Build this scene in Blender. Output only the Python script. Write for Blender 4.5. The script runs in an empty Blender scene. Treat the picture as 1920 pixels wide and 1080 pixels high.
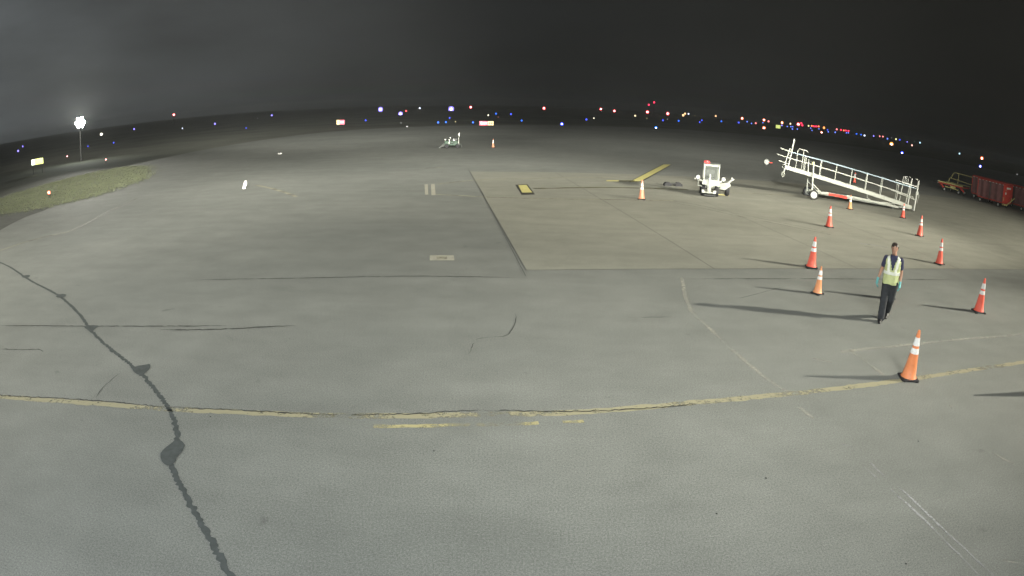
import bpy, bmesh, math, random
from math import sin, cos, pi, radians, sqrt, atan2, hypot, exp
from mathutils import Vector, Matrix
random.seed(7)
HAZE = 0.00024
sc = bpy.context.scene
col = sc.collection

# ------------------------------------------------------------------ camera (wide security-camera lens with barrel distortion)
cam = bpy.data.cameras.new('camera')
cam.type = 'PANO'; cam.panorama_type = 'FISHEYE_LENS_POLYNOMIAL'
cam.sensor_width = 36; cam.sensor_height = 20.25; cam.sensor_fit = 'HORIZONTAL'
K = 1 / (1219.856 * 36 / 1920)
cam.fisheye_polynomial_k0 = 0; cam.fisheye_polynomial_k1 = -K; cam.fisheye_polynomial_k2 = 0
cam.fisheye_polynomial_k3 = -0.0769652 * K ** 3; cam.fisheye_polynomial_k4 = 0
cam.fisheye_fov = radians(180); cam.clip_start = 0.05; cam.clip_end = 6000
camo = bpy.data.objects.new('camera', cam); col.objects.link(camo); sc.camera = camo
PITCH, ROLL, CH = 0.2846336, 0.022213, 4.0472
fw = Vector((0, cos(PITCH), -sin(PITCH))); up = Vector((0, sin(PITCH), cos(PITCH))); rt = Vector((1, 0, 0))
R_ = rt * cos(ROLL) + up * sin(ROLL); U_ = up * cos(ROLL) - rt * sin(ROLL)
M_ = Matrix((R_, U_, -fw)).transposed().to_4x4(); M_.translation = (0, 0, CH); camo.matrix_world = M_

# ------------------------------------------------------------------ night sky
w = bpy.data.worlds.new("World"); sc.world = w; w.use_nodes = True
nt = w.node_tree; N = nt.nodes; Lk = nt.links
bg = N['Background']
def nn(t, **k):
    n = N.new(t)
    for a, b in k.items(): setattr(n, a, b)
    return n
def mth(op, a, b=None, c=None):
    n = N.new('ShaderNodeMath'); n.operation = op
    for i, s in enumerate((a, b, c)):
        if s is None: continue
        if isinstance(s, (int, float)): n.inputs[i].default_value = s
        else: Lk.new(s, n.inputs[i])
    return n.outputs[0]
tc = nn('ShaderNodeTexCoord'); sx = nn('ShaderNodeSeparateXYZ'); Lk.new(tc.outputs['Generated'], sx.inputs[0])
ex = mth('EXPONENT', mth('MULTIPLY', mth('MAXIMUM', sx.outputs['X'], -0.75), -2.9))
nz = nn('ShaderNodeTexNoise'); nz.inputs['Scale'].default_value = 2.2; nz.inputs['Detail'].default_value = 5
mp = nn('ShaderNodeMapping'); mp.inputs['Scale'].default_value = (1, 1, 3.2); Lk.new(tc.outputs['Generated'], mp.inputs[0]); Lk.new(mp.outputs[0], nz.inputs['Vector'])
st = mth('MULTIPLY', mth('MULTIPLY', ex, 0.0105), mth('MULTIPLY_ADD', nz.outputs[0], 2.2, -0.1))
Lk.new(mth('ADD', st, 0.0012), bg.inputs['Strength'])
bg.inputs['Color'].default_value = (0.88, 0.96, 1.0, 1)

# ------------------------------------------------------------------ floodlights on masts, plus fill spots and beams added to brighten the apron (all outside the frame)
def lamp(name, pos, yaw, tilt, kind, power, color, size=0.5, spot=60, blend=1.0):
    d = bpy.data.lights.new(name, kind); d.energy = power; d.color = color
    if kind == 'AREA': d.shape = 'DISK'; d.size = size
    if kind == 'SPOT': d.spot_size = radians(spot); d.spot_blend = blend; d.shadow_soft_size = size
    if kind == 'POINT': d.shadow_soft_size = size
    o = bpy.data.objects.new(name, d); col.objects.link(o); o.location = pos
    if name == 'fill_beam': o.scale = (4, 1, 1)
    y, t = radians(yaw), radians(tilt)
    o.rotation_euler = Vector((sin(y) * cos(t), cos(y) * cos(t), -sin(t))).to_track_quat('-Z', 'Y').to_euler()
    return o
WARM = (1.0, 0.95, 0.80); COOL = (0.78, 0.89, 1.0); NEU = (1.0, 0.985, 0.88)
MR = (37.4, 4.3, 14.0); ML = (-26, -5, 14.0)
LAMPS = [
 ('mast_flood_right', MR, -22, 19, 'SPOT', 1, WARM, .25, 60),
 ('mast_flood_right', MR, -76, 14, 'SPOT', 1, WARM, .25, 46),
 ('mast_flood_right', MR, -50, 14, 'SPOT', 1, WARM, .25, 40),
 ('mast_flood_right', MR, -54, 31, 'SPOT', 1, WARM, .25, 50),
 ('mast_flood_left', ML, 62, 28, 'SPOT', 1, NEU, .25, 80),
 ('mast_flood_left', ML, 4, 26, 'SPOT', 1, NEU, .25, 84),
 ('far_fill_left', (-25, -5, 14.0), 24, 14, 'SPOT', 1, NEU, .3, 36),  # narrow fill spot added to brighten the far apron
 ('terminal_fill_flood', (-6, -6, 11.0), -16, 20, 'SPOT', 1, NEU, 2.0, 56),  # added fill for the dim mid-left apron, no such lamp known there
 ('terminal_fill_flood', (-3, -6, 11.0), 5, 34, 'SPOT', 1, COOL, 2.0, 90),
 ('terminal_fill_flood', (3, -6, 11.0), 0, 20, 'SPOT', 1, NEU, 2.0, 70),  # added mid-apron fill, source made wide to blur its shadows
 ('fill_beam', (-1, -6, 11.0), -14, 5.4, 'SPOT', 1, NEU, 1.5, 9.5),  # these beams are invented fill for the dim far apron
 ('fill_beam', (1, -6, 11.0), 14, 6.2, 'SPOT', 1, NEU, 1.5, 10),
 ('fill_beam', (-1, -6, 11.0), -18, 11, 'SPOT', 1, NEU, 1.5, 16),
 ('fill_beam', (1, -6, 11.0), 10, 11, 'SPOT', 1, NEU, 1.5, 16),
 ('fill_beam', ML, -22, 6, 'SPOT', 1, NEU, .5, 10),  # added beam to lift the dark turf past the left edge
 ('far_left_glare', (-65.2, 79.5, 5.2), 141, -14, 'SPOT', 1, NEU, .4, 60),
]
POWERS = [60000, 121000, 168000, 32000, 21000, 54000, 58000, 13500, 9500, 17500, 1400000, 520000, 215000, 185000, 850000, 130000]
for L, pw in zip(LAMPS, POWERS):
    if pw > 0: lamp(L[0], L[1], L[2], L[3], L[4], pw, L[6], L[7], L[8])
sc.view_settings.view_transform = 'Standard'; sc.view_settings.look = 'None'
sc.view_settings.exposure = 0; sc.view_settings.gamma = 1; sc.view_settings.use_curve_mapping = False
sc.cycles.max_bounces = 5; sc.cycles.diffuse_bounces = 2; sc.cycles.glossy_bounces = 2; sc.cycles.transparent_max_bounces = 12
sc.cycles.volume_bounces = 0; sc.cycles.use_denoising = True; sc.cycles.use_light_tree = False; sc.cycles.sample_clamp_indirect = 3

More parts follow.
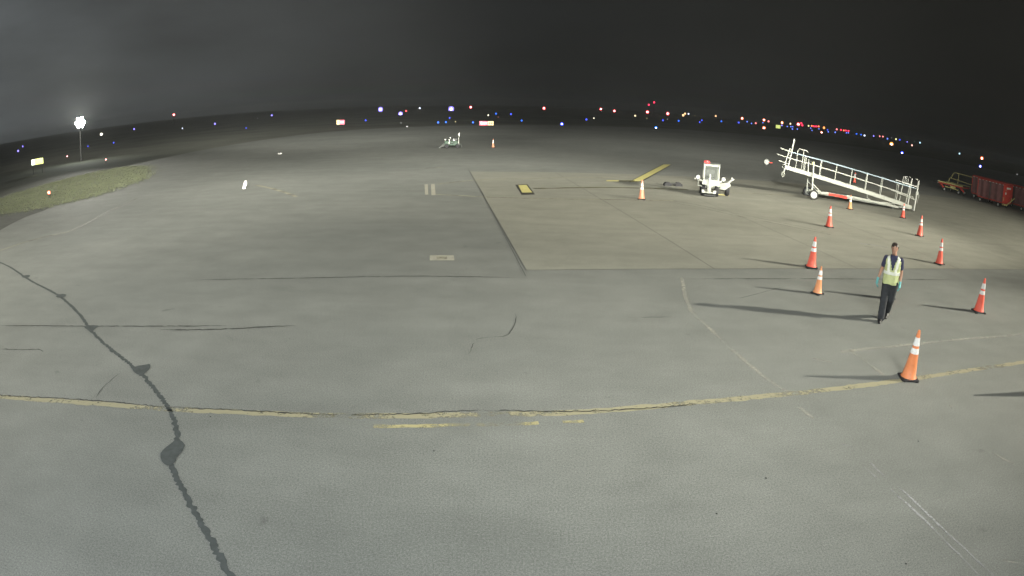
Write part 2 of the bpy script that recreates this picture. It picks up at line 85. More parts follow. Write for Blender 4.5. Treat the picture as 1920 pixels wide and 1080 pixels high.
DATA = {'SEAL': [[-17.4, 15.55], [-16.02, 14.88], [-14.37, 13.87], [-13.08, 13.16], [-12.02, 12.63], [-11.25, 12.19], [-10.26, 11.51], [-9.56, 10.97], [-8.9, 10.42], [-8.46, 10.02], [-7.86, 9.57], [-7.18, 9.1], [-6.6, 8.72], [-6.19, 8.42], [-5.9, 8.21], [-5.48, 7.83], [-5.1, 7.48], [-4.78, 7.16], [-4.51, 6.78], [-4.31, 6.49], [-4.24, 6.17], [-4.19, 5.95], [-4.04, 5.75], [-3.73, 5.4], [-3.4, 5.04], [-3.09, 4.71], [-2.86, 4.44], [-2.69, 4.24], [-2.56, 4.1], [-2.41, 3.89]], 'BLOBS': [[[-14.5, 13.86], [-14.46, 14.04], [-14.21, 14.05], [-14.04, 13.77], [-14.21, 13.7]], [[-11.42, 12.17], [-11.41, 12.4], [-11.11, 12.34], [-11.05, 12.11], [-11.2, 12.05]], [[-8.86, 10.25], [-8.76, 10.37], [-8.47, 10.38], [-8.48, 10.21], [-8.4, 9.96], [-8.54, 10.01]], [[-6.4, 8.52], [-6.33, 8.6], [-6.21, 8.67], [-6.11, 8.76], [-6.0, 8.55], [-5.98, 8.32], [-6.04, 8.24], [-6.23, 8.36]], [[-4.36, 6.0], [-4.38, 6.16], [-4.34, 6.33], [-4.34, 6.48], [-4.15, 6.38], [-4.09, 6.21], [-4.11, 6.06], [-4.07, 5.9], [-4.09, 5.79], [-4.22, 5.83]]], 'YEL': [[-8.96, 6.71], [-8.37, 6.77], [-7.62, 6.92], [-6.39, 7.11], [-5.52, 7.18], [-4.76, 7.27], [-3.82, 7.38], [-3.07, 7.45], [-2.41, 7.52], [-1.89, 7.57], [-1.1, 7.66], [-0.39, 7.76], [0.33, 7.81], [1.06, 7.89], [1.67, 7.99], [2.48, 8.12], [3.36, 8.24], [4.31, 8.35], [5.39, 8.48], [6.64, 8.64], [7.82, 8.8], [9.19, 8.96], [10.82, 9.12], [11.79, 9.24]], 'YCRACK': [[-9.0, 6.74], [-8.42, 6.82], [-7.09, 7.09], [-6.09, 7.23], [-5.16, 7.28], [-4.79, 7.31], [-4.18, 7.39], [-3.51, 7.47], [-2.87, 7.5], [-2.26, 7.54], [-1.68, 7.64], [-1.18, 7.7], [-0.69, 7.84], [-0.18, 7.88], [0.33, 7.88], [0.91, 7.89], [1.51, 7.93], [2.13, 8.0], [2.64, 8.1]], 'YEL2': [[-1.76, 7.28], [-1.2, 7.36], [-0.65, 7.44], [-0.1, 7.49], [0.39, 7.54]], 'YEL3': [[0.71, 7.58], [0.99, 7.61]], 'CR': [[[-7.86, 13.92], [-6.89, 14.03], [-5.18, 14.24], [-4.05, 14.41], [-3.28, 14.52], [-2.14, 14.65], [-1.13, 14.68], [-0.38, 14.69], [0.31, 14.7]], [[-11.68, 9.86], [-10.11, 10.12], [-8.86, 10.29], [-8.28, 10.38], [-6.96, 10.57], [-5.48, 10.8]], [[-6.84, 10.37], [-6.0, 10.49], [-5.23, 10.65], [-4.62, 10.85], [-4.07, 10.97]], [[0.09, 12.06], [0.09, 11.52], [0.02, 11.08], [-0.08, 10.77], [-0.31, 10.73], [-0.49, 10.66], [-0.63, 10.55], [-0.66, 10.12], [-0.69, 9.88]], [[4.02, 14.89], [4.9, 15.02], [6.77, 15.21], [8.71, 15.4], [11.16, 15.6], [13.87, 15.82]], [[-6.49, 8.26], [-6.49, 7.9], [-6.47, 7.6], [-6.38, 7.31]], [[2.26, 11.89], [2.54, 11.97], [3.21, 12.0]], [[-10.23, 8.65], [-9.59, 8.75], [-9.11, 8.88], [-8.9, 8.78]], [[5.07, 13.38], [5.38, 13.52], [6.17, 14.09], [6.77, 14.46]]], 'JL': [[-2.79, 39.02], [-1.4, 28.68], [-0.61, 22.22], [-0.1, 18.17], [0.32, 14.8]], 'PADO': [0.33, 15.39], 'PADN': [-2.61, 37.81], 'PADE': [19.63, 17.91], 'WM': [[[4.19, 15.1], [3.82, 13.3], [3.71, 12.19], [3.83, 11.38], [3.89, 10.52], [4.01, 9.64], [4.14, 8.91], [4.29, 8.43]], [[4.29, 7.86], [4.36, 7.5]], [[4.47, 6.71], [4.61, 6.61]], [[4.53, 6.13], [4.58, 5.78]], [[4.67, 6.16], [4.71, 5.81]], [[4.64, 5.5], [4.75, 4.93], [4.82, 4.28], [4.91, 3.58]], [[4.8, 5.51], [4.87, 4.92], [4.96, 4.3], [5.09, 3.52]], [[6.15, 10.06], [7.1, 10.24], [8.36, 10.39], [9.86, 10.61], [11.08, 10.68], [12.65, 10.83]], [[6.41, 10.19], [6.48, 9.64], [6.52, 8.96]], [[5.41, 9.78], [5.71, 9.56]], [[12.66, 20.61], [13.35, 20.5], [13.82, 20.08]], [[12.65, 20.17], [13.39, 19.74]], [[7.19, 7.57], [7.15, 7.45]], [[6.93, 5.94], [7.12, 5.56]], [[5.36, 3.75], [5.61, 3.57]]], 'WM2': [[[7.17, 28.35], [8.13, 27.44], [8.94, 26.02], [9.99, 24.83], [11.03, 23.74], [12.0, 22.63]], [[7.0, 27.68], [7.95, 26.81], [8.75, 25.45], [9.79, 24.29], [10.8, 23.24], [12.1, 21.96]]], 'PALE': [[[-3.79, 31.7], [-2.84, 32.86], [-1.66, 33.92], [-0.13, 34.41], [2.5, 35.52], [6.0, 36.95]], [[-3.42, 28.16], [-2.4, 27.9], [-1.34, 27.53], [0.82, 27.37], [3.13, 27.61], [7.17, 28.35]], [[-13.82, 32.36], [-11.7, 30.18], [-9.78, 27.68]], [[-5.49, 39.48], [-4.48, 40.18]], [[11.24, 32.5], [14.24, 33.23], [18.58, 34.06]], [[-17.83, 20.51], [-18.08, 22.03], [-18.49, 23.5], [-18.85, 24.72], [-19.16, 26.46], [-19.9, 29.71]], [[-19.26, 17.3], [-18.88, 19.05], [-17.83, 20.51]]], 'DIRTY': [[[0.91, 30.69], [2.47, 31.23], [4.4, 31.96], [6.4, 32.41], [9.07, 32.8]]], 'BARS': [[[-4.43, 31.67], [-4.28, 31.78], [-3.77, 28.14], [-3.91, 28.13]], [[-4.12, 31.79], [-3.95, 31.9], [-3.42, 27.99], [-3.61, 27.98]]], 'HATCH': [[-2.21, 16.75], [-1.57, 16.8], [-1.5, 16.24], [-2.14, 16.19]], 'HATCHM': [[-2.02, 16.61], [-1.74, 16.63], [-1.7, 16.37], [-1.97, 16.35]], 'MAT': [[0.05, 31.94], [0.66, 32.27], [0.93, 28.69], [0.33, 28.42]], 'MATY': [[0.2, 31.76], [0.6, 31.98], [0.82, 29.28], [0.36, 29.11]], 'ARR': [[6.36, 35.06], [7.0, 35.43], [11.74, 47.74], [11.08, 47.43]], 'ARR2': [[4.97, 34.68], [5.68, 34.93], [5.76, 35.45], [5.04, 35.19]], 'ARR3': [[5.66, 34.81], [6.62, 35.16], [6.74, 35.82], [5.74, 35.32]], 'ARRB': [[6.19, 34.76], [7.02, 35.2], [11.83, 47.8], [11.02, 47.56]], 'GRASS': [[-36.47, 29.74], [-36.97, 33.87], [-37.59, 38.56], [-37.91, 43.46], [-37.36, 47.85], [-35.27, 51.01], [-32.09, 49.01], [-28.3, 43.7], [-25.45, 38.95], [-24.98, 37.19], [-24.71, 34.93], [-24.28, 32.43], [-24.21, 30.84], [-24.87, 28.88], [-25.53, 28.04], [-26.7, 26.72], [-28.81, 26.26], [-31.04, 25.22]], 'SOIL': [[-31.04, 25.22], [-28.81, 26.26], [-26.7, 26.72], [-25.53, 28.04], [-24.91, 26.33], [-24.91, 24.89], [-24.37, 23.2], [-23.62, 21.41], [-21.73, 17.42]], 'CREST': [[-36.97, 33.87], [-37.59, 38.56], [-37.91, 43.46], [-37.36, 47.85], [-35.27, 51.01], [-35.68, 59.65], [-35.24, 69.4], [-33.25, 82.09], [-30.0, 96.62], [-23.36, 105.3], [-15.32, 111.82], [-6.44, 118.07], [3.53, 130.58], [15.33, 140.5], [29.1, 150.83], [45.31, 161.72]], 'SPOTS': [[2.24, 5.4], [3.06, 6.04], [4.09, 4.1], [-0.9, 6.74], [-5.18, 14.24], [-4.12, 7.17], [5.79, 6.56]], 'CONES': [['C1', 6.98, 8.72, 0.91, 0], ['C2', 8.58, 16.56, 0.91, 1], ['C3', 7.49, 13.91, 0.7, 2], ['C4', 14.74, 17.89, 0.9, 1], ['C5', 12.19, 12.56, 0.92, 1], ['C6', 17.64, 23.23, 0.9, 1], ['C7', 12.9, 23.67, 0.89, 1], ['C8', 17.35, 29.63, 0.77, 2], ['C9', 5.68, 28.29, 0.86, 3], ['C10', -1.99, 58.67, 0.8, 3], ['C11', 26.92, 45.6, 0.86, 1], ['C12', 20.11, 28.29, 0.76, 1], ['C13', 9.56, 13.62, 0.88, 1], ['C14', 9.92, 7.6, 0.91, 1]], 'MAN': [8.17, 11.78], 'BALL': [22.55, 54.78], 'CHOCK': [8.56, 34.09], 'SCRAP': [[-13.92, 30.95], [-20.56, 53.93]], 'RAMP': [16.41, 32.48], 'TUG': [9.42, 30.29], 'CART': [39.68, 48.9], 'BAG': [39.83, 43.31], 'GPU': [-5.7, 57.39], 'LIGHTS': [[-188.6, 185.8, -0.45, 'lav', 2.2, 'blue-white light low beside the far left frame edge above the grass strip', 'taxiway light', None], [-275.03, 275.37, -0.45, 'lav', 1.6, 'small lavender light just above the blue-white light at far left', 'taxiway light', None], [-224.54, 294.37, -0.45, 'paley', 3.0, 'pale yellowish light just right of and below the glaring floodlight', 'white light', None], [-29.16, 31.65, 0.35, 'redor', 3.0, 'red-orange lamp standing in the lit grass strip at left', 'obstruction light', None], [-79.02, 91.96, -0.45, 'pink', 1.6, 'small red light low between floodlight and lit yellow sign at left', 'red light', 'red lights along the far airfield'], [-53.53, 71.08, -0.45, 'pink', 1.6, 'small red light over the crest where the grass strip narrows', 'red light', 'red lights along the far airfield'], [-104.77, 131.06, -0.45, 'blue', 1.1, 'tiny blue light directly below the glaring floodlight', 'taxiway light', 'blue taxiway edge lights beyond the apron'], [-98.24, 134.26, -0.45, 'blue', 1.4, 'small blue light to the lower right of the glaring floodlight', 'taxiway light', 'blue taxiway edge lights beyond the apron'], [-238.78, 351.0, -0.45, 'lav', 1.8, 'lavender light level with the floodlight, first to its right', 'taxiway light', 'blue taxiway edge lights beyond the apron'], [-213.2, 361.87, 5.88, 'red', 2.6, 'lone red light high above the left crest, right of the floodlight', 'red light', 'red lights along the far airfield'], [-126.16, 220.91, -0.45, 'white', 1.2, 'tiny white light below the lone red light at left', 'white light', 'white and amber lights across the far airfield'], [-130.02, 258.13, -0.45, 'lav', 2.0, 'blue-white light between the lone red light and the left red sign', 'taxiway light', 'blue taxiway edge lights beyond the apron'], [-69.75, 157.43, -0.45, 'blue', 1.3, 'small blue light low left of the blue-and-red pair', 'taxiway light', 'blue taxiway edge lights beyond the apron'], [-137.66, 326.7, -0.45, 'dim', 1.0, 'very faint white light left of the blue-and-red light', 'white light', 'white and amber lights across the far airfield'], [-170.8, 432.0, -0.45, 'lav', 2.2, 'violet light with a reddish edge left of the left red sign', 'taxiway light', 'blue taxiway edge lights beyond the apron'], [-42.24, 180.18, -0.45, 'blue', 1.8, 'blue light just right of the left red sign', 'taxiway light', 'blue taxiway edge lights beyond the apron'], [-86.47, 411.0, 0.7, 'bigw', 3.4, 'bright violet-white light, leftmost of the three dazzling ones', 'apron light', None], [-50.2, 281.44, -0.45, 'bigw', 3.2, 'bright violet-white light, middle of the three dazzling ones', 'apron light', None], [-41.48, 417.95, 0.26, 'bigw', 4.0, 'brightest violet-white light, rightmost of the three dazzling ones', 'apron light', None], [-66.45, 391.89, -0.45, 'red', 2.0, 'pinkish red light touching the middle dazzling light', 'red light', 'red lights along the far airfield'], [-87.96, 593.52, -0.43, 'white', 2.0, 'small bluish white light between the middle and brightest dazzling lights', 'white light', 'white and amber lights across the far airfield'], [-26.29, 148.23, -0.45, 'dim', 1.1, 'faint grey marker, its reflection drawn as glow, straight below the middle dazzling light', 'white light', 'white and amber lights across the far airfield'], [-21.03, 125.15, -0.45, 'dim', 1.1, 'faint grey marker at apron edge, its reflection drawn as glow, lower right of middle dazzling light', 'white light', 'white and amber lights across the far airfield'], [-41.5, 598.56, 0.44, 'red', 2.6, 'red light just right of the brightest dazzling light', 'red light', 'red lights along the far airfield'], [-19.96, 196.59, -0.45, 'blue', 1.6, 'lavender-blue light under the brightest dazzling light, highest of its cluster', 'taxiway light', 'blue taxiway edge lights beyond the apron'], [-17.88, 150.02, -0.45, 'blue2', 1.9, 'blue light lower left of the brightest dazzling light, left of a pair', 'taxiway light', 'blue taxiway edge lights beyond the apron'], [-16.3, 152.08, -0.45, 'blue2', 2.0, 'blue light below the brightest dazzling light, right of a pair', 'taxiway light', 'blue taxiway edge lights beyond the apron'], [-14.47, 156.63, -0.45, 'dimy', 1.3, 'dim yellowish lamp just right of the pair of blue lights', 'white light', 'white and amber lights across the far airfield'], [-9.85, 150.91, -0.45, 'blue2', 2.0, 'blue light just left of the long red-and-yellow sign', 'taxiway light', 'blue taxiway edge lights beyond the apron'], [-10.36, 245.98, -0.45, 'paley', 1.7, 'pale yellow light right above the long red-and-yellow sign', 'white light', 'white and amber lights across the far airfield'], [-8.75, 288.14, -0.45, 'blue2', 1.8, 'blue light upper right of the long red-and-yellow sign', 'taxiway light', 'blue taxiway edge lights beyond the apron'], [-5.79, 214.44, -0.45, 'dimr', 1.1, 'dim reddish lamp under the blue light right of the long sign', 'red light', 'red lights along the far airfield'], [-2.11, 280.74, -0.45, 'blue', 1.9, 'second blue light right of the long red-and-yellow sign', 'taxiway light', 'blue taxiway edge lights beyond the apron'], [1.58, 175.38, -0.45, 'blue2', 1.8, 'third and lowest blue light right of the long red-and-yellow sign', 'taxiway light', 'blue taxiway edge lights beyond the apron'], [25.64, 599.45, 0.75, 'red', 3.0, 'lone red light high above the middle of the apron', 'red light', 'red lights along the far airfield'], [10.92, 154.34, -0.45, 'blue', 3.2, 'large blue light at the apron edge right of centre', 'taxiway light', 'blue taxiway edge lights beyond the apron'], [23.83, 219.78, -0.45, 'blue', 2.0, 'blue light right of the large blue apron-edge light', 'taxiway light', 'blue taxiway edge lights beyond the apron'], [30.27, 252.34, -0.45, 'paley', 1.4, 'small pale light just right of a blue one, under two reds', 'white light', 'white and amber lights across the far airfield'], [77.53, 594.97, 2.25, 'red', 2.4, 'red light, left of two level reds right of centre', 'red light', 'red lights along the far airfield'], [89.96, 593.22, 1.2, 'red', 2.6, 'red light, right of two level reds right of centre', 'red light', 'red lights along the far airfield'], [79.66, 431.27, -0.45, 'yel', 2.0, 'pale yellow light between the two level reds and the stacked reds', 'white light', 'white and amber lights across the far airfield'], [134.1, 625.79, 12.05, 'crim', 2.0, 'crimson light, topmost of the three stacked reds', 'obstruction light', 'stacked red lights on far tower'], [129.04, 626.86, 9.29, 'crim', 2.0, 'crimson light, middle of the three stacked reds', 'obstruction light', 'stacked red lights on far tower'], [127.98, 627.07, 2.02, 'red', 3.1, 'red light, lowest and brightest of the three stacked reds', 'red light', 'red lights along the far airfield'], [70.29, 345.26, -0.45, 'dimy', 1.2, 'dim yellow lamp right under the stacked reds', 'white light', 'white and amber lights across the far airfield'], [35.48, 162.21, -0.45, 'azure', 3.0, 'large azure light at the apron edge below the stacked reds', 'taxiway light', 'blue taxiway edge lights beyond the apron'], [70.43, 306.89, -0.45, 'blue', 1.8, 'violet-blue light below and left of the red star right of the stack', 'taxiway light', 'blue taxiway edge lights beyond the apron'], [138.32, 583.84, 2.03, 'red', 3.2, 'red light right of the stacked reds with a pale lamp beneath', 'red light', 'red lights along the far airfield'], [85.7, 361.89, -0.45, 'dim', 1.1, 'dim white lamp directly beneath the red light right of the stack', 'white light', 'white and amber lights across the far airfield'], [84.24, 330.0, -0.45, 'blue2', 1.8, 'blue light below the pair of amber lights', 'taxiway light', 'blue taxiway edge lights beyond the apron'], [190.36, 725.44, 1.09, 'amb', 2.3, 'amber light, lower left of an overlapping amber pair', 'orange light', 'white and amber lights across the far airfield'], [192.38, 724.91, 3.13, 'amb', 2.2, 'amber light, upper right of an overlapping amber pair', 'orange light', 'white and amber lights across the far airfield'], [196.28, 723.86, 3.15, 'white', 1.6, 'small white light right beside the overlapping amber pair', 'white light', 'white and amber lights across the far airfield'], [203.52, 721.86, 1.62, 'dimy', 1.0, 'faint olive lamp right of the amber pair', 'white light', 'white and amber lights across the far airfield'], [100.34, 345.5, -0.45, 'blue', 1.5, 'blue light, lower left of a close diagonal blue pair', 'taxiway light', 'blue taxiway edge lights beyond the apron'], [136.1, 463.09, -0.45, 'blue', 1.5, 'blue light, upper right of a close diagonal blue pair', 'taxiway light', 'blue taxiway edge lights beyond the apron'], [226.73, 714.91, 3.49, 'amb', 2.0, 'pale orange light above the tug cab roof line', 'orange light', 'white and amber lights across the far airfield'], [171.22, 523.36, -0.45, 'blue2', 1.7, 'blue light lower right of the pale orange one above the tug', 'taxiway light', 'blue taxiway edge lights beyond the apron'], [200.46, 560.77, -0.45, 'blue', 2.1, 'bright blue light lower left of a red one right of the tug', 'taxiway light', 'blue taxiway edge lights beyond the apron'], [256.08, 704.93, 3.73, 'redor', 2.7, 'red-orange light beside the bright blue one right of the tug', 'red light', 'red lights along the far airfield'], [261.81, 702.82, 0.65, 'bluw', 1.4, 'first of two tiny blue lights left of a pink one', 'taxiway light', 'blue taxiway edge lights beyond the apron'], [238.55, 627.28, -0.45, 'bluw', 1.4, 'second of two tiny blue lights left of a pink one', 'taxiway light', 'blue taxiway edge lights beyond the apron'], [271.27, 699.22, -0.13, 'pink', 1.9, 'round pink light left of the orange cluster', 'red light', 'red lights along the far airfield'], [280.17, 695.71, 4.61, 'redor', 2.7, 'orange light on top of the tall orange cluster left of ramp', 'orange light', 'red lights along the far airfield'], [285.18, 693.66, 3.67, 'pink', 2.1, 'pink light touching the top of the tall orange cluster', 'red light', 'red lights along the far airfield'], [279.13, 696.12, 1.4, 'bluw', 1.3, 'tiny bluish light in the middle of the tall orange cluster', 'taxiway light', 'blue taxiway edge lights beyond the apron'], [145.83, 361.52, -0.45, 'redor', 3.4, 'bright orange-red light at the foot of the tall orange cluster', 'orange light', 'red lights along the far airfield'], [300.05, 687.36, 3.96, 'orange', 2.6, 'orange light above the lit yellow sign left of ramp post', 'orange light', 'red lights along the far airfield'], [299.9, 687.43, 0.86, 'lav', 1.5, 'lavender light under the orange one, beside the lit yellow sign', 'taxiway light', 'blue taxiway edge lights beyond the apron'], [309.06, 683.36, 3.89, 'yel', 1.9, 'pale yellow light above the tall ramp post', 'white light', 'white and amber lights across the far airfield'], [305.74, 684.85, 0.37, 'bluw', 1.3, 'leftmost small blue light in the tight cluster over the tall ramp post', 'taxiway light', 'blue lights clustered over the ramp post'], [309.79, 683.03, 0.59, 'bluw', 1.3, 'upper middle small blue light in the cluster over the ramp post', 'taxiway light', 'blue lights clustered over the ramp post'], [311.81, 682.11, 0.86, 'bluw', 1.3, 'upper right small blue light in the cluster over the ramp post', 'taxiway light', 'blue lights clustered over the ramp post'], [234.38, 513.06, -0.45, 'bluw', 1.4, 'lower left small blue light in the cluster over the ramp post', 'taxiway light', 'blue lights clustered over the ramp post'], [269.34, 577.92, -0.45, 'bluw', 1.4, 'lower right small blue light in the cluster over the ramp post', 'taxiway light', 'blue lights clustered over the ramp post'], [317.72, 679.38, 4.42, 'red', 3.4, 'pinkish bright light between ramp post and first threshold bar', 'red light', 'red lights along the far airfield'], [320.83, 677.92, 6.06, 'crim', 1.9, 'crimson light, upper of two right of the pinkish bright one', 'red light', 'red lights along the far airfield'], [322.08, 677.32, 3.77, 'crim', 2.0, 'crimson light, lower of two right of the pinkish bright one', 'red light', 'red lights along the far airfield'], [328.7, 674.14, 4.07, 'yelg', 1.8, 'yellow-green light starting the first red threshold bar', 'runway light', 'first threshold bar'], [332.12, 672.45, 4.55, 'redor', 1.8, 'orange light, second from the left in the first threshold bar', 'runway light', 'first threshold bar'], [334.14, 671.46, 4.46, 'crim', 1.6, 'red light in first threshold bar, left of three close together', 'runway light', 'first threshold bar'], [335.86, 670.6, 4.46, 'crim', 1.6, 'red light in first threshold bar, middle of three close together', 'runway light', 'first threshold bar'], [337.57, 669.74, 4.7, 'crim', 1.6, 'red light in first threshold bar, right of three close together', 'runway light', 'first threshold bar'], [339.56, 668.73, 4.99, 'redor', 1.9, 'orange-red light ending the first threshold bar on the right', 'runway light', 'first threshold bar'], [331.09, 672.96, 1.94, 'bluw', 1.3, 'tiny blue light under the left half of first threshold bar', 'taxiway light', 'blue lights under the first bar'], [321.85, 650.37, -0.45, 'bluw', 1.2, 'tiny blue light lowest under the first threshold bar', 'taxiway light', 'blue lights under the first bar'], [339.97, 668.52, 2.28, 'bluw', 1.2, 'tiny blue light under the right end of first threshold bar', 'taxiway light', 'blue lights under the first bar'], [345.31, 665.78, 4.29, 'orange', 2.3, 'orange light right of the first threshold bar', 'orange light', 'red lights along the far airfield'], [274.75, 534.23, -0.45, 'redor', 2.4, 'pale orange light below and right of the first threshold bar', 'orange light', 'red lights along the far airfield'], [349.11, 663.8, 2.39, 'blue', 1.3, 'blue light, upper of two between the threshold bars', 'taxiway light', 'blue taxiway edge lights beyond the apron'], [350.06, 663.29, 0.39, 'bluw', 1.4, 'blue light, lower of two between the threshold bars', 'taxiway light', 'blue taxiway edge lights beyond the apron'], [357.43, 659.35, 0.89, 'bluw', 1.6, 'blue light just left of the second threshold bar', 'taxiway light', 'blue taxiway edge lights beyond the apron'], [358.96, 658.52, 4.49, 'pink', 1.9, 'pink light starting the second red threshold bar', 'runway light', 'second threshold bar'], [363.49, 656.03, 4.57, 'crim', 1.8, 'red light second from the left in the second threshold bar', 'runway light', 'second threshold bar'], [366.32, 654.45, 4.4, 'redor', 1.7, 'orange-red light in the middle of the second threshold bar', 'runway light', 'second threshold bar'], [368.57, 653.19, 4.63, 'crim', 1.7, 'red light second from the right in the second threshold bar', 'runway light', 'second threshold bar'], [371.39, 651.59, 4.59, 'crim', 1.8, 'red light ending the second threshold bar on the right', 'runway light', 'second threshold bar'], [369.26, 652.8, 2.11, 'bluw', 1.3, 'left of two small blue lights under the second threshold bar', 'taxiway light', 'blue taxiway edge lights beyond the apron'], [371.22, 651.69, 2.42, 'bluw', 1.3, 'right of two small blue lights under the second threshold bar', 'taxiway light', 'blue taxiway edge lights beyond the apron'], [379.92, 646.65, 2.6, 'blue2', 1.6, 'blue light, first right of the second threshold bar', 'taxiway light', 'blue taxiway edge lights beyond the apron'], [384.69, 643.83, 2.47, 'blue2', 1.5, 'blue light touching the round white light above the ramp rails', 'taxiway light', 'blue taxiway edge lights beyond the apron'], [388.34, 641.63, 2.17, 'white', 2.0, 'round white light above the middle of the ramp rails', 'white light', 'white and amber lights across the far airfield'], [397.75, 635.84, 3.16, 'lav', 1.5, 'dim lavender light right of the round white one above the ramp', 'taxiway light', 'blue taxiway edge lights beyond the apron'], [404.08, 631.84, 3.96, 'pink', 1.5, 'left of a pair of small pink lights above the ramp', 'red light', 'red lights along the far airfield'], [407.38, 629.71, 4.23, 'pink', 1.7, 'right of a pair of small pink lights above the ramp', 'red light', 'red lights along the far airfield'], [412.15, 626.61, 2.66, 'bluw', 1.7, 'blue-white light just upper left of the glowing amber light', 'taxiway light', 'blue taxiway edge lights beyond the apron'], [416.45, 623.75, 4.35, 'dim', 1.0, 'very faint lamp straight above the glowing amber light', 'white light', 'white and amber lights across the far airfield'], [269.56, 403.57, -0.45, 'amber', 4.0, 'glowing amber light above the right end of the ramp', 'orange light', None], [420.87, 620.78, 3.65, 'yelg', 1.9, 'yellow light upper right of the glowing amber light', 'white light', 'white and amber lights across the far airfield'], [424.68, 618.18, 3.75, 'blue', 1.7, 'violet-blue light right beside the yellow one above the ramp', 'taxiway light', 'blue taxiway edge lights beyond the apron'], [130.08, 187.21, -0.45, 'blue', 3.2, 'large deep blue light above the low end of the ramp', 'taxiway light', 'blue taxiway edge lights beyond the apron'], [432.35, 612.84, 2.78, 'lav', 1.2, 'faint bluish light right of the yellow and violet-blue ones', 'taxiway light', 'blue taxiway edge lights beyond the apron'], [437.38, 609.26, -0.17, 'pinkw', 1.9, 'pinkish white light above the low-end ramp post', 'white light', 'white and amber lights across the far airfield'], [439.84, 607.49, 4.24, 'dimg', 1.0, 'very faint greenish lamp near the end of the light string', 'white light', 'white and amber lights across the far airfield'], [445.2, 603.57, 4.4, 'cyan', 1.7, 'cyan-white light, last of the long light string at right', 'white light', 'white and amber lights across the far airfield'], [484.49, 572.52, 0.47, 'cyan', 1.7, 'lone cyan-white light in the dark above the flat cart', 'white light', 'white and amber lights across the far airfield'], [506.03, 553.57, 0.19, 'redor', 3.4, 'orange light over the red baggage carts', 'orange light', None], [174.87, 191.94, -0.45, 'blue', 3.0, 'deep blue light under the orange one, over the baggage carts', 'taxiway light', 'blue taxiway edge lights beyond the apron'], [188.55, 182.14, -0.45, 'dim', 1.6, 'faint grey lamp in the dark right above the baggage carts', 'white light', 'white and amber lights across the far airfield'], [82.92, 131.36, -0.45, 'dimr', 1.1, 'dim reddish lamp low above the middle of the ramp rails', 'red light', 'red lights along the far airfield'], [51.36, 133.54, -0.45, 'dimy', 1.0, 'dim yellowish lamp between the tug and the ramp post', 'white light', 'white and amber lights across the far airfield'], [77.61, 167.04, -0.45, 'blue', 1.8, 'blue light glowing right beside the top of the tall ramp post', 'taxiway light', None]], 'SIGNS': [[-5.58, 124.69, 0.1], [-39.46, 143.1, 0.1], [-61.35, 64.43, 0.6], [205.55, 478.7, 0.2]], 'STAR': [-65.59, 80.0, 5.07]}

# ------------------------------------------------------------------ materials
def mat(name, base, rough=0.6, metal=0.0, spec=0.4, var=0.0, vs=8.0, bump=0.0, bs=60.0, coord='Object', dirt=None, emit=None, es=0):
    m = bpy.data.materials.new(name); m.use_nodes = True; t = m.node_tree; b = t.nodes['Principled BSDF']
    b.inputs['Base Color'].default_value = (*base, 1); b.inputs['Roughness'].default_value = rough
    b.inputs['Metallic'].default_value = metal; b.inputs['Specular IOR Level'].default_value = spec
    c = t.nodes.new('ShaderNodeTexCoord')
    if var or dirt:
        n = t.nodes.new('ShaderNodeTexNoise'); n.inputs['Scale'].default_value = vs; n.inputs['Detail'].default_value = 6; n.inputs['Roughness'].default_value = 0.65
        t.links.new(c.outputs[coord], n.inputs['Vector'])
        r = t.nodes.new('ShaderNodeValToRGB'); r.color_ramp.elements[0].position = 0.3; r.color_ramp.elements[1].position = 0.72
        lo = dirt if dirt else tuple(x * (1 - var) for x in base)
        r.color_ramp.elements[0].color = (*lo, 1); r.color_ramp.elements[1].color = (*[min(1, x * (1 + var * .5)) for x in base], 1)
        if dirt: r.color_ramp.elements[0].position = 0.22; r.color_ramp.elements[1].position = 0.5
        t.links.new(n.outputs[0], r.inputs[0]); t.links.new(r.outputs[0], b.inputs['Base Color'])
    if bump:
        n2 = t.nodes.new('ShaderNodeTexNoise'); n2.inputs['Scale'].default_value = bs; n2.inputs['Detail'].default_value = 3
        t.links.new(c.outputs[coord], n2.inputs['Vector'])
        bp = t.nodes.new('ShaderNodeBump'); bp.inputs['Strength'].default_value = bump; bp.inputs['Distance'].default_value = 0.02
        t.links.new(n2.outputs[0], bp.inputs['Height']); t.links.new(bp.outputs[0], b.inputs['Normal'])
    if emit: b.inputs['Emission Color'].default_value = (*emit, 1); b.inputs['Emission Strength'].default_value = es
    return m

